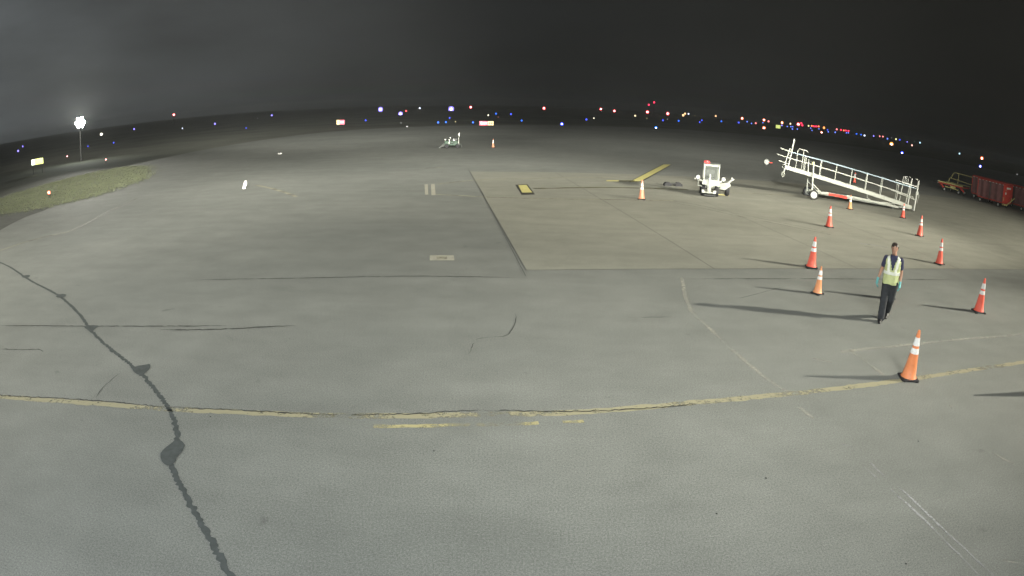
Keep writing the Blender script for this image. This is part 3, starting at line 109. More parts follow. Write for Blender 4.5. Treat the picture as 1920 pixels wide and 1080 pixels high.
def ground_mat(name, c0, c1, c2, speck=0.35, rough=0.85, stain=(0.5, 0.5)):
    """pavement: broad tonal drift, mid-size patches, fine aggregate, dark oil spots, tyre drag direction"""
    m = bpy.data.materials.new(name); m.use_nodes = True; t = m.node_tree; b = t.nodes['Principled BSDF']; nd = t.nodes; lk = t.links
    c = nd.new('ShaderNodeTexCoord')
    def noise(scale, det=4, r=.6, sc3=(1, 1, 1)):
        mp = nd.new('ShaderNodeMapping'); mp.inputs['Scale'].default_value = sc3; lk.new(c.outputs['Object'], mp.inputs[0])
        n = nd.new('ShaderNodeTexNoise'); n.inputs['Scale'].default_value = scale; n.inputs['Detail'].default_value = det; n.inputs['Roughness'].default_value = r
        lk.new(mp.outputs[0], n.inputs['Vector']); return n.outputs[0]
    def ramp(v, p0, p1, a, bb):
        r = nd.new('ShaderNodeValToRGB'); r.color_ramp.elements[0].position = p0; r.color_ramp.elements[1].position = p1
        r.color_ramp.elements[0].color = (*a, 1); r.color_ramp.elements[1].color = (*bb, 1); lk.new(v, r.inputs[0]); return r.outputs[0]
    def mix(f, a, bb, mode='MIX'):
        x = nd.new('ShaderNodeMix'); x.data_type = 'RGBA'; x.blend_type = mode
        if isinstance(f, float): x.inputs[0].default_value = f
        else: lk.new(f, x.inputs[0])
        lk.new(a, x.inputs[6]); lk.new(bb, x.inputs[7]); return x.outputs[2]
    base = ramp(noise(.11, 5, .55), .35, .65, c0, c1)
    mid = ramp(noise(.9, 6, .62, (1, 1.2, 1)), .3, .7, (.88,) * 3, (1.08,) * 3)
    drag = ramp(noise(.5, 4, .6, (.35, 2.2, 1)), .35, .7, (.94,) * 3, (1.05,) * 3)
    fine = ramp(noise(38, 4, .9), .3, .7, (1 - speck,) * 3, (1 + speck,) * 3)
    grit = ramp(noise(75, 2, .9), .35, .75, (1 - speck * .8,) * 3, (1 + speck * .9,) * 3)
    x = mix(1.0, base, mid, 'MULTIPLY'); x = mix(1.0, x, drag, 'MULTIPLY'); x = mix(1.0, x, fine, 'MULTIPLY'); x = mix(1.0, x, grit, 'MULTIPLY')
    oil = ramp(noise(1.7, 3, .5), .70, .80, (1, 1, 1), c2)
    x = mix(1.0, x, oil, 'MULTIPLY')
    lk.new(x, b.inputs['Base Color']); b.inputs['Roughness'].default_value = rough; b.inputs['Specular IOR Level'].default_value = .25
    bp = nd.new('ShaderNodeBump'); bp.inputs['Strength'].default_value = .08; bp.inputs['Distance'].default_value = .004
    lk.new(noise(60, 3, .8), bp.inputs['Height']); lk.new(bp.outputs[0], b.inputs['Normal'])
    return m

def worn(name, colr, thr=0.5, soft=0.06, scale=9.0, sc3=(1, 1, 1), rough=.7, amax=1.0):
    """worn paint: opaque flakes, bare pavement showing between them"""
    m = bpy.data.materials.new(name); m.use_nodes = True; t = m.node_tree; nd = t.nodes; lk = t.links; b = nd['Principled BSDF']
    c = nd.new('ShaderNodeTexCoord'); mp = nd.new('ShaderNodeMapping'); mp.inputs['Scale'].default_value = sc3; lk.new(c.outputs['Object'], mp.inputs[0])
    n = nd.new('ShaderNodeTexNoise'); n.inputs['Scale'].default_value = scale; n.inputs['Detail'].default_value = 6; n.inputs['Roughness'].default_value = .7; lk.new(mp.outputs[0], n.inputs['Vector'])
    n3 = nd.new('ShaderNodeTexNoise'); n3.inputs['Scale'].default_value = 1.1; n3.inputs['Detail'].default_value = 3; lk.new(c.outputs['Object'], n3.inputs['Vector'])
    av = nd.new('ShaderNodeMath'); av.operation = 'MULTIPLY_ADD'; av.inputs[1].default_value = .55; lk.new(n3.outputs[0], av.inputs[0])
    h = nd.new('ShaderNodeMath'); h.operation = 'MULTIPLY'; h.inputs[1].default_value = .5; lk.new(n.outputs[0], h.inputs[0]); lk.new(h.outputs[0], av.inputs[2])
    r = nd.new('ShaderNodeMapRange'); r.inputs[1].default_value = thr - soft; r.inputs[2].default_value = thr + soft; r.inputs[4].default_value = amax; lk.new(av.outputs[0], r.inputs[0])
    b.inputs['Roughness'].default_value = rough; b.inputs['Base Color'].default_value = (*colr, 1); b.inputs['Specular IOR Level'].default_value = .25
    lk.new(r.outputs[0], b.inputs['Alpha'])
    return m

def glow(name, c, s):
    m = bpy.data.materials.new(name); m.use_nodes = True; b = m.node_tree.nodes['Principled BSDF']
    b.inputs['Base Color'].default_value = (*[min(1, x) for x in c], 1); b.inputs['Emission Color'].default_value = (*c, 1); b.inputs['Emission Strength'].default_value = s
    m.cycles.emission_sampling = 'NONE'
    return m

M = {}
M['asphalt'] = ground_mat('asphalt', (.161, .169, .155), (.199, .205, .187), (.62, .62, .62), .42)
M['slab'] = ground_mat('slab', (.202, .202, .170), (.228, .227, .190), (.80, .78, .72), .16, .8)
M['joint'] = mat('joint', (.055, .058, .052), .9, var=.3, vs=3)
M['sealant'] = mat('sealant', (.072, .080, .078), .9, spec=.08, var=.3, vs=6)
M['crack'] = worn('crack', (.035, .036, .034), .47, .08, 5)
M['yellow'] = worn('yellow', (.30, .28, .185), .475, .06, 10, amax=.9)
M['yellow_faint'] = worn('yellow_faint', (.42, .38, .2), .52, .08, 8, amax=.8)
M['yellow_new'] = mat('yellow_new', (.50, .46, .18), .6, var=.2, vs=3)
M['white_worn'] = worn('white_worn', (.42, .42, .43), .54, .08, 14, amax=.6)
M['white_worn_or_glint'] = worn('white_worn_or_glint', (.42, .41, .35), .53, .08, 9, amax=.5)
M['pale_worn_or_glint'] = worn('pale_worn_or_glint', (.33, .32, .24), .44, .12, 6, amax=.75)
M['dirty_line'] = worn('dirty_line', (.11, .105, .05), .44, .12, 5, amax=.8)
M['pale_patch'] = mat('pale_patch', (.33, .32, .26), .8, var=.25, vs=5)
M['black_paint'] = worn('black_paint', (.045, .045, .04), .40, .1, 6, amax=.95)
M['grass_soil'] = mat('grass_soil', (.12, .13, .085), .95, var=.35, vs=1.2)
M['field'] = mat('field', (.11, .115, .085), .95, var=.5, vs=.05)
M['bank'] = mat('bank', (.05, .06, .035), .95, var=.4, vs=.6)
M['soil'] = mat('soil', (.07, .072, .06), .95, var=.4, vs=1.5)
M['blade'] = mat('blade', (.135, .150, .088), .9, var=.25, vs=.5)
M['orange'] = mat('orange', (.50, .165, .062), .5, var=.12, vs=9, dirt=(.34, .125, .055))
M['redorange'] = mat('redorange', (.58, .085, .052), .5, var=.12, vs=9, dirt=(.40, .07, .045))
M['fadedorange'] = mat('fadedorange', (.50, .205, .088), .5, var=.12, vs=9, dirt=(.36, .16, .08))
M['paleorange'] = mat('paleorange', (.52, .21, .12), .5, var=.12, vs=9, dirt=(.38, .165, .10))
M['reflective'] = mat('reflective', (.62, .63, .63), .4, var=.3, vs=14)
M['rubber'] = mat('rubber', (.018, .018, .02), .8, var=.3, vs=12)
M['white_paint'] = mat('white_paint', (.36, .37, .325), .5, var=.0, vs=3, dirt=(.20, .20, .165))
M['white_clean'] = mat('white_clean', (.46, .47, .43), .4, var=.25, vs=6)
M['tug_paint'] = mat('tug_paint', (.29, .30, .265), .5, dirt=(.17, .17, .145), vs=3)
M['galv'] = mat('galv', (.30, .38, .42), .4, metal=.3, var=.2, vs=5)
M['red_paint'] = mat('red_paint', (.50, .05, .035), .5, dirt=(.26, .035, .028), vs=2.5)
M['red_bright'] = mat('red_bright', (.62, .05, .035), .45, dirt=(.42, .04, .03), vs=3)
M['curtain'] = mat('curtain', (.235, .095, .095), .7, var=.3, vs=1.6, bump=.4, bs=6)
M['cream_paint'] = mat('cream_paint', (.55, .50, .20), .5, dirt=(.5, .42, .15), vs=4)
M['dark_metal'] = mat('dark_metal', (.035, .036, .035), .55, metal=.3, var=.4, vs=6)
M['green_dark'] = mat('green_dark', (.05, .085, .06), .6, var=.4, vs=4)
M['gunmetal'] = mat('gunmetal', (.14, .15, .14), .5, metal=.4, var=.3, vs=6)
M['deck'] = mat('deck', (.32, .33, .30), .7, var=.3, vs=5)
M['skin'] = mat('skin', (.27, .15, .10), .55, var=.12, vs=14)
M['hair'] = mat('hair', (.022, .014, .010), .6, var=.4, vs=40)
M['navy'] = mat('navy', (.020, .022, .055), .8, var=.35, vs=12, bump=.4, bs=14)
M['trouser'] = mat('trouser', (.020, .023, .028), .85, var=.4, vs=9, bump=.6, bs=11)
M['boot'] = mat('boot', (.012, .012, .012), .5)
M['hivis'] = mat('hivis', (.37, .41, .20), .75, var=.16, vs=9, bump=.4, bs=12)
M['silver_tape'] = mat('silver_tape', (.56, .58, .52), .4, var=.14, vs=18)
M['glove'] = mat('glove', (.09, .30, .31), .5, var=.15, vs=20)
M['eye'] = mat('eye', (.03, .02, .02), .3)
M['paper'] = mat('paper', (.8, .78, .74), .7)
M['sign_white'] = mat('sign_white', (.7, .7, .7), .5)
gl = bpy.data.materials.new('cab_glass'); gl.use_nodes = True; b_ = gl.node_tree.nodes['Principled BSDF']
b_.inputs['Base Color'].default_value = (.5, .55, .5, 1); b_.inputs['Alpha'].default_value = .07; b_.inputs['Roughness'].default_value = .15
M['glass'] = gl
GC = {'blue': ((.06, .10, 1.0), 2.6), 'blue2': ((.03, .16, 1.0), 2.6), 'bluw': ((.14, .24, 1.0), 2.6), 'azure': ((.03, .26, 1.0), 2.6), 'lav': ((.26, .22, 1.0), 3.2),
      'red': ((1.0, .10, .10), 3.0), 'redor': ((1.0, .20, .08), 3.0), 'pink': ((1.0, .24, .24), 3), 'pinkw': ((1.0, .5, .42), 3), 'crim': ((1.0, .03, .09), 4),
      'orange': ((1.0, .30, .08), 3.2), 'amber': ((1.0, .36, .06), 3.2), 'amb': ((1.0, .58, .28), 2.4), 'yel': ((1.0, .82, .48), 2.2), 'yelg': ((.9, .85, .36), 2.2),
      'paley': ((1.0, .95, .70), 2.2), 'white': ((.75, .82, 1.0), 3), 'cyan': ((.5, .85, 1.0), 2.4), 'bigw': ((.30, .24, 1.0), 2.0), 'bulb': ((1.0, .9, .92), 14),
      'dim': ((.42, .42, .42), .7), 'dimy': ((.5, .42, .2), .7), 'dimr': ((.5, .16, .12), .9), 'dimg': ((.2, .35, .25), .5)}  # dim glow also stands in for two markers that merely reflect
for k, (c, s) in GC.items(): M['g_' + k] = glow('glow_' + k, c, s)
M['flood'] = glow('flood_glass', (.93, 1.0, .93), 200); M['flood'].cycles.emission_sampling = 'FRONT'
M['sign_red'] = glow('sign_red_face', (1.0, .12, .20), 1.5); M['sign_yel'] = glow('sign_yellow_face', (1.0, .78, .34), 1.0)
M['sign_glyph'] = glow('sign_glyph', (1.0, .8, .8), 1.6); M['sign_lime'] = glow('sign_lime_face', (.80, .90, .26), 1.05); M['sign_pale'] = glow('sign_pale_face', (.9, 1.0, .75), 1.5)
M['sign_dark'] = mat('sign_dark', (.05, .04, .02), .6)

# ------------------------------------------------------------------ mesh helper
class MB:
    def __init__(s): s.v = []; s.f = []; s.m = []; s.mi = 0
    def add(s, vs, fs):
        o = len(s.v); s.v += [tuple(p) for p in vs]
        for f in fs: s.f.append(tuple(i + o for i in f)); s.m.append(s.mi)
        return s
    def box(s, c, d, rot=None, bev=0.0):
        x, y, z = [a / 2 for a in d]
        if bev:
            b = min(bev, x * .9, y * .9, z * .9); vs = []
            for zz, q in ((-z, b), (-z + b, 0), (z - b, 0), (z, b)):
                X, Y = x - q, y - q; k = b if q == 0 else b * .4
                vs += [(-X + k, -Y, zz), (X - k, -Y, zz), (X, -Y + k, zz), (X, Y - k, zz), (X - k, Y, zz), (-X + k, Y, zz), (-X, Y - k, zz), (-X, -Y + k, zz)]
            fs = [tuple(range(7, -1, -1)), tuple(range(24, 32))]
            for r in range(3):
                for i in range(8): j = (i + 1) % 8; fs.append((r * 8 + i, r * 8 + j, r * 8 + 8 + j, r * 8 + 8 + i))
        else:
            vs = [(-x, -y, -z), (x, -y, -z), (x, y, -z), (-x, y, -z), (-x, -y, z), (x, -y, z), (x, y, z), (-x, y, z)]
            fs = [(3, 2, 1, 0), (4, 5, 6, 7), (0, 1, 5, 4), (1, 2, 6, 5), (2, 3, 7, 6), (3, 0, 4, 7)]
        R = rot.to_matrix() if rot is not None else Matrix.Identity(3)
        c = Vector(c); return s.add([R @ Vector(p) + c for p in vs], fs)
    def beam(s, p, q, wd, ht, bev=0.0):
        p, q = Vector(p), Vector(q); d = q - p; L = d.length; d.normalize()
        upv = Vector((0, 0, 1)) if abs(d.z) < .95 else Vector((0, 1, 0))
        y = upv.cross(d).normalized(); z = d.cross(y)
        R = Matrix((d, y, z)).transposed()
        return s.box((p + q) / 2, (L, wd, ht), R.to_quaternion(), bev)
    def tube(s, pts, r, n=8, cap=True, closed=False):
        pts = [Vector(p) for p in pts]; rs = r if isinstance(r, (list, tuple)) else [r] * len(pts); vs = []; N_ = len(pts)
        prev = None
        for i, p in enumerate(pts):
            a = pts[(i - 1) % N_] if (i or closed) else p; b = pts[(i + 1) % N_] if (i < N_ - 1 or closed) else p
            d = (b - a).normalized()
            if prev is None: prev = d.orthogonal().normalized()
            x = (prev - d * prev.dot(d)).normalized(); y = d.cross(x); prev = x
            vs += [p + (x * cos(2 * pi * k / n) + y * sin(2 * pi * k / n)) * rs[i] for k in range(n)]
        fs = []
        for i in range(N_ if closed else N_ - 1):
            j = (i + 1) % N_
            for k in range(n): l = (k + 1) % n; fs.append((i * n + k, i * n + l, j * n + l, j * n + k))
        if cap and not closed: fs += [tuple(range(n - 1, -1, -1)), tuple(range((N_ - 1) * n, N_ * n))]
        return s.add(vs, fs)
    def lathe(s, prof, c=(0, 0, 0), n=20, rot=None):
        vs = []; R = rot.to_matrix() if rot is not None else Matrix.Identity(3); c = Vector(c)
        for r, z in prof: vs += [R @ Vector((r * cos(2 * pi * k / n), r * sin(2 * pi * k / n), z)) + c for k in range(n)]
        fs = []
        for i in range(len(prof) - 1):
            for k in range(n): l = (k + 1) % n; fs.append((i * n + k, i * n + l, (i + 1) * n + l, (i + 1) * n + k))
        fs += [tuple(range(n - 1, -1, -1)), tuple(range((len(prof) - 1) * n, len(prof) * n))]
        return s.add(vs, fs)
    def ball(s, c, r, n=10, m=7):
        rx, ry, rz = r if isinstance(r, (tuple, list)) else (r, r, r)
        prof = [(i * pi / m) for i in range(m + 1)]; vs = []
        c = Vector(c)
        for i in range(1, m): vs += [c + Vector((rx * sin(prof[i]) * cos(2 * pi * k / n), ry * sin(prof[i]) * sin(2 * pi * k / n), -rz * cos(prof[i]))) for k in range(n)]
        vs += [c + Vector((0, 0, -rz)), c + Vector((0, 0, rz))]; a, b = len(vs) - 2, len(vs) - 1; fs = []
        for i in range(m - 2):
            for k in range(n): l = (k + 1) % n; fs.append((i * n + k, i * n + l, (i + 1) * n + l, (i + 1) * n + k))
        for k in range(n): l = (k + 1) % n; fs.append((a, l, k)); fs.append((b, (m - 2) * n + k, (m - 2) * n + l))
        return s.add(vs, fs)
    def rings(s, rs, cap=True):
        n = len(rs[0]); vs = [p for r in rs for p in r]; fs = []
        for i in range(len(rs) - 1):
            for k in range(n): l = (k + 1) % n; fs.append((i * n + k, i * n + l, (i + 1) * n + l, (i + 1) * n + k))
        if cap: fs += [tuple(range(n - 1, -1, -1)), tuple(range((len(rs) - 1) * n, len(rs) * n))]
        return s.add(vs, fs)
    def mesh(s, name, mats, smooth=False):
        me = bpy.data.meshes.new(name); me.from_pydata(s.v, [], s.f)
        for m in (mats if isinstance(mats, (list, tuple)) else [mats]): me.materials.append(m)
        me.polygons.foreach_set('material_index', s.m)
        if smooth:
            me.polygons.foreach_set('use_smooth', [True] * len(s.f))
            bm = bmesh.new(); bm.from_mesh(me)
            for e in bm.edges:
                if len(e.link_faces) == 2 and e.calc_face_angle(0) > radians(38): e.smooth = False
            bm.to_mesh(me); bm.free()
        me.update(); return me
    def build(s, name, mats, parent=None, smooth=False, loc=None, rotz=0):
        return link(name, s.mesh(name, mats, smooth), parent, loc, rotz)
def link(name, me, parent=None, loc=None, rotz=0):
    o = bpy.data.objects.new(name, me); col.objects.link(o)
    if parent: o.parent = parent
    if loc is not None: o.location = loc
    o.rotation_euler = (0, 0, rotz); return o
def tag(o, label, cat, group=None):
    o['label'] = label; o['category'] = cat
    if group: o['group'] = group
    return o
def thing(name, label, cat, loc, rotz=0, group=None):
    o = bpy.data.objects.new(name, None); col.objects.link(o); o.location = loc; o.rotation_euler = (0, 0, rotz); o.empty_display_size = .2
    return tag(o, label, cat, group)
def struct(o, kind='structure'): o['kind'] = kind; return o
def dup(root, loc, rotz, label, group, scale=1.0):
    r = root.copy(); col.objects.link(r); r.location = loc; r.rotation_euler = (0, 0, rotz); r.scale = (scale,) * 3
    r['label'] = label; r['group'] = group
    for ch in list(root.children):
        c = ch.copy(); col.objects.link(c); c.parent = r
        for g_ in ch.children:
            d = g_.copy(); col.objects.link(d); d.parent = c
    return r

# ------------------------------------------------------------------ ground
rnd = random.Random(3)
def resample(pl, step):
    out = []
    for (x0, y0), (x1, y1) in zip(pl, pl[1:]):
        n = max(1, int(hypot(x1 - x0, y1 - y0) / step))
        for i in range(n): t = i / n; out.append((x0 + (x1 - x0) * t, y0 + (y1 - y0) * t))
    out.append(tuple(pl[-1])); return out
def smooth_pl(pl, it=2):
    for _ in range(it):
        o = [pl[0]]
        for a, b in zip(pl, pl[1:]): o += [(a[0] * .75 + b[0] * .25, a[1] * .75 + b[1] * .25), (a[0] * .25 + b[0] * .75, a[1] * .25 + b[1] * .75)]
        o.append(pl[-1]); pl = o
    return pl
def strip(name, pl, wd, z, m, step=.12, jit=.25, wob=0.0, sm=0, taper=False, kind='structure', wfun=None):
    pl = smooth_pl([tuple(p) for p in pl], sm) if sm else pl
    P = resample(pl, step); vs = []; n = len(P)
    for i, (x, y) in enumerate(P):
        a = P[max(0, i - 1)]; b = P[min(n - 1, i + 1)]; dx, dy = b[0] - a[0], b[1] - a[1]; L = hypot(dx, dy) or 1
        nx, ny = -dy / L, dx / L; h = wd / 2 * (wfun(i / n) if wfun else 1)
        if taper: h *= min(1, 6 * min(i, n - 1 - i) / n + .15)
        w1 = h * (1 + rnd.uniform(-jit, jit)); w2 = h * (1 + rnd.uniform(-jit, jit)); o = rnd.uniform(-wob, wob)
        vs += [(x + nx * (w1 + o), y + ny * (w1 + o), z), (x - nx * (w2 - o), y - ny * (w2 - o), z)]
    b_ = MB().add(vs, [(2 * i, 2 * i + 1, 2 * i + 3, 2 * i + 2) for i in range(n - 1)])
    return struct(b_.build(name, m), kind)
def sheet(name, poly, z, m, kind='structure'):
    b_ = MB().add([(x, y, z) for x, y in poly], [tuple(range(len(poly)))])
    o = b_.build(name, m)
    bm = bmesh.new(); bm.from_mesh(o.data); bmesh.ops.recalc_face_normals(bm, faces=bm.faces)
    for f in bm.faces:
        if f.normal.z < 0: f.normal_flip()
    bm.to_mesh(o.data); bm.free(); return struct(o, kind)

FZ = -0.9
# dark airfield turf out to the horizon: rings of growing size with slight roll
fv = []; ff = []; nr = [60, 100, 160, 260, 420, 700, 1200, 2000]; na = 48
for i, r in enumerate(nr):
    for k in range(na):
        a = 2 * pi * k / na; fv.append((r * cos(a), r * sin(a) + 20, FZ + (rnd.uniform(-.04, .04) if i < 5 else 0)))
fv.append((0, 20, FZ - .3)); c_ = len(fv) - 1
for i in range(len(nr) - 1):
    for k in range(na): l = (k + 1) % na; ff.append((i * na + k, (i + 1) * na + k, (i + 1) * na + l, i * na + l))
for k in range(na): ff.append((c_, k, (k + 1) % na))
struct(MB().add(fv, ff).build('airfield_turf', M['field'], smooth=False))
# far strip of pale runway shoulder that catches a little light
edge = [(-60, -45), (-50, -20), (-42, 5), (-37.6, 22), (-37, 34), (-37.6, 38.6), (-37.9, 43.5), (-37.3, 48), (-35.6, 52), (-35.5, 60), (-35, 70), (-33, 82), (-29.6, 96), (-23.4, 105.3), (-15.3, 111.8), (-6.4, 118), (5, 127), (18, 136), (32, 146), (60, 158), (100, 166), (170, 160), (240, 120), (260, 0), (240, -60), (0, -70)]
edge = smooth_pl(edge + [edge[0]], 2)[:-1]
sheet('apron', edge, 0, M['asphalt'])
n_ = len(edge); cx_, cy_ = 60, 40
bv = [(x, y, -0.002) for x, y in edge] + [(x + (x - cx_) / hypot(x - cx_, y - cy_) * 1.2, y + (y - cy_) / hypot(x - cx_, y - cy_) * 1.2, -.12) for x, y in edge] + [(x + (x - cx_) / hypot(x - cx_, y - cy_) * 6, y + (y - cy_) / hypot(x - cx_, y - cy_) * 6, FZ - .2) for x, y in edge]
bf = []
for r in range(2):
    for i in range(n_): j = (i + 1) % n_; bf.append((r * n_ + i, r * n_ + j, (r + 1) * n_ + j, (r + 1) * n_ + i))
struct(MB().add(bv, bf).build('embankment', M['bank']))

# concrete pad: slabs laid out in its own grid, joints recessed between them
O = Vector(DATA['PADO']); E1 = (Vector(DATA['PADE']) - O).normalized(); NV = Vector((-E1.y, E1.x))
LE = (Vector(DATA['PADN']) - O)
depth = LE.dot(NV); skew = LE.dot(E1) / depth
rows = 5; cols = 12; sh = depth / rows; sw = 5.05
pad_pts = [O, O + E1 * (cols * sw), O + E1 * (cols * sw) + NV * depth, O + LE]
pad = sheet('concrete_pad', [(p.x, p.y) for p in pad_pts], .0090, M['joint'])
slab_cache = {}
for r in range(rows):
    for c in range(cols):
        g = .011
        x0 = c * sw + g + (skew * r * sh if c == 0 else 0) * 0; x1 = (c + 1) * sw - g
        def pt(u, v_):
            uu = u + (skew * v_ if c == 0 and u < sw * .5 else 0)
            p = O + E1 * uu + NV * v_; return (p.x, p.y)
        v0 = r * sh + g; v1 = (r + 1) * sh - g
        if c == 0: x0 += .004
        q = [pt(x0, v0), pt(x1, v0), pt(x1, v1), pt(x0, v1)]
        cxm = sum(a[0] for a in q) / 4; cym = sum(a[1] for a in q) / 4
        b_ = MB(); zt = .0100 + rnd.uniform(0, .0012)
        b_.add([(x, y, .0080) for x, y in q] + [(x, y, zt) for x, y in q], [(4, 5, 6, 7), (0, 1, 5, 4), (1, 2, 6, 5), (2, 3, 7, 6), (3, 0, 4, 7)])
        b_.build('concrete_slab', M['slab'], pad)
strip('pad_edge_joint', DATA['JL'], .018, .016, M['joint'], .3, .25)
# sealed crack, dark strips with poured blobs
strip('sealed_crack', DATA['SEAL'], .075, .004, M['sealant'], .035, .42, .012, 2)
for b in DATA['BLOBS']:
    pl = smooth_pl([tuple(p) for p in b] + [tuple(b[0])], 1)[:-1]
    sheet('crack_sealant_patch', [(x + rnd.uniform(-.01, .01), y + rnd.uniform(-.01, .01)) for x, y in pl], .008, M['sealant'])
strip('pavement_stripe', DATA['YEL'], .15, .004, M['yellow'], .1, .22, .01, 1)
strip('pavement_stripe', DATA['YEL2'], .09, .004, M['yellow_faint'], .1, .3, 0, 1)
strip('pavement_stripe', DATA['YEL3'], .08, .004, M['yellow_faint'], .1, .3, 0, 1)
strip('pavement_crack', DATA['YCRACK'], .026, .009, M['crack'], .05, .6, .018, 1)
for i, c in enumerate(DATA['CR']): strip('pavement_crack', c, [.045, .05, .05, .014, .045, .012, .02, .03, .02][i], .006, M['crack'], .08, .45, .012, 1, True)
for i, c in enumerate(DATA['WM']): strip('faded_marking_or_glint', c, [.09, .07, .05, .028, .028, .032, .032, .10, .08, .06, .11, .09, .03, .04, .035][i], .013 if i in (10, 11) else .0045, M['white_worn'] if 1 < i < 7 or i in (10, 11) else M['white_worn_or_glint'], .07, .35, .006, 1)
for c in DATA['WM2']: strip('faded_marking_or_glint', c, .09, .0165, M['white_worn_or_glint'], .1, .3, .01, 1)
for i, c in enumerate(DATA['PALE']): strip('faded_marking_or_glint', c, [.20, .18, .22, .2, .16, .14, .14][i], [.0165, .0165, .005, .005, .0165, .005, .005][i], M['pale_worn_or_glint'] if i != 5 else M['white_worn_or_glint'], .25, .25, .01, 1)  # last two strips paint the lamp glint along a seam at left
for c in DATA['DIRTY']: strip('faded_marking_or_glint', c, .32, .0168, M['dirty_line'], .25, .25, .01, 1)
for b in DATA['BARS']: sheet('painted_bar', b, .005, M['pale_patch'])
sheet('painted_panel', DATA['HATCH'], .005, M['pale_patch']); sheet('panel_smudge', DATA['HATCHM'], .009, M['pale_worn_or_glint'])
sheet('painted_panel', DATA['MAT'], .0165, M['black_paint']); sheet('painted_panel', DATA['MATY'], .0205, M['yellow_new'])
sheet('lead_in_border', DATA['ARRB'], .0168, M['black_paint']); sheet('lead_in_stripe', DATA['ARR'], .0208, M['yellow_new'])
sheet('lead_in_stripe', DATA['ARR2'], .0208, M['yellow_new']); sheet('lead_in_stripe', DATA['ARR3'], .0212, M['dirty_line'])
# grass strip on the left, bare soil below it
sheet('grass_verge', [(x + rnd.uniform(-.35, .35) * (x > -36), y + rnd.uniform(-.4, .4)) for x, y in resample(DATA['GRASS'] + [DATA['GRASS'][0]], .9)[:-1]], .012, M['grass_soil']); sheet('bare_soil', DATA['SOIL'], .006, M['soil'])
def inside(p, poly):
    x, y = p; c = False; j = len(poly) - 1
    for i in range(len(poly)):
        xi, yi = poly[i]; xj, yj = poly[j]
        if (yi > y) != (yj > y) and x < (xj - xi) * (y - yi) / (yj - yi) + xi: c = not c
        j = i
    return c
gp = DATA['GRASS']; xs = [p[0] for p in gp]; ys = [p[1] for p in gp]
gb = MB(); k_ = 0
rg = random.Random(11)
while k_ < 26000:
    x, y = rg.uniform(max(min(xs), -46), max(xs) + .5), rg.uniform(min(ys), min(max(ys), 62))
    if not inside((x + rg.gauss(0, .45), y + rg.gauss(0, .7)), gp): continue
    k_ += 1; h = rg.uniform(.03, .08); a = rg.uniform(0, pi); w_ = rg.uniform(.02, .045); lx, ly = rg.uniform(-.05, .05), rg.uniform(-.05, .05)
    gb.add([(x - cos(a) * w_, y - sin(a) * w_, .012), (x + cos(a) * w_, y + sin(a) * w_, .012), (x + lx, y + ly, h)], [(0, 1, 2)])
struct(gb.build('grass', M['blade']), 'stuff')
db = MB()
for x, y in DATA['SPOTS']:
    pts = [(x + (.010 + rnd.uniform(-.004, .004)) * cos(a * pi / 4), y + (.016 + rnd.uniform(-.006, .006)) * sin(a * pi / 4), .005) for a in range(8)]
    db.add(pts + [(x, y, .014)], [(i, (i + 1) % 8, 8) for i in range(8)])
struct(db.build('grit', M['rubber']), 'stuff')

# ------------------------------------------------------------------ traffic cones
def cone(label, kind, loc, h, rz):
    t = thing('traffic_cone', label, 'traffic cone', loc, rz, 'traffic cones around the ramp')
    q = h / .91
    b = MB()
    s = .185 * q; vs = []
    for sz, z in ((s, .018), (s, .036), (s * .86, .046)):
        c8 = sz * .82; vs += [(-c8, -sz, z), (c8, -sz, z), (sz, -c8, z), (sz, c8, z), (c8, sz, z), (-c8, sz, z), (-sz, c8, z), (-sz, -c8, z)]
    b.add(vs, [tuple(range(7, -1, -1)), tuple(range(16, 24))] + [(r * 8 + i, r * 8 + (i + 1) % 8, r * 8 + 8 + (i + 1) % 8, r * 8 + 8 + i) for r in (0, 1) for i in range(8)])
    for sx_, sy_ in ((-1, -1), (1, -1), (1, 1), (-1, 1)): b.box((sx_ * s * .75, sy_ * s * .75, .009), (.06, .06, .018))
    b.build('base', M['rubber'], t)
    rb, rt_ = .142 * q, .026 * q; z0 = .046
    R = lambda z: rb + (rt_ - rb) * (z - z0) / (h - z0)
    pr = [(rb + .022, z0), (rb + .018, z0 + .012), (rb, z0 + .03)] + [(R(h * k), h * k) for k in (.3, .5, .52, .66, .7, .86, .97)] + [(rt_ * .85, h), (rt_ * .5, h), (rt_ * .5, h - .02)]
    MB().lathe(pr, n=28).build('body', M[kind], t, True)
    for a, c in ((.535, .645), (.695, .855)):
        MB().lathe([(R(h * a) + .0008, h * a), (R(h * a) + .004, h * a + .002), (R(h * c) + .004, h * c - .002), (R(h * c) + .0008, h * c)], n=28).build('reflective_collar', M['reflective'], t, True)
    return t
CL = {
 'C1': ('tall orange cone standing on the yellow stripe nearest the camera', 'orange'),
 'C2': ('tall red cone at the pad front edge, directly behind a short orange cone', 'redorange'),
 'C3': ('short faded orange cone in front of the tall red one, left of the man', 'fadedorange'),
 'C4': ('tall red cone on the concrete just right of the walking man', 'redorange'),
 'C5': ('tall red cone on asphalt at far right, between man and frame edge', 'redorange'),
 'C6': ('red cone right of and nearer than the low end of the ramp', 'redorange'),
 'C7': ('tall red cone in front of the ramp wheel, end of faded double line', 'redorange'),
 'C8': ('short orange cone against the middle of the ramp chassis', 'fadedorange'),
 'C9': ('pale orange cone standing alone left of the small white tug', 'paleorange'),
 'C10': ('far small orange cone with white top beside the dark ground equipment', 'paleorange'),
 'C11': ('distant red cone seen through the ramp handrails', 'redorange'),
 'C12': ('short red cone at the foot of the low end of the ramp', 'redorange'),
 'C13': ('red cone hidden behind the legs of the walking man', 'redorange'),
 'C14': ('tall red cone outside the right frame edge casting its shadow in', 'redorange')}
rz_ = random.Random(5)
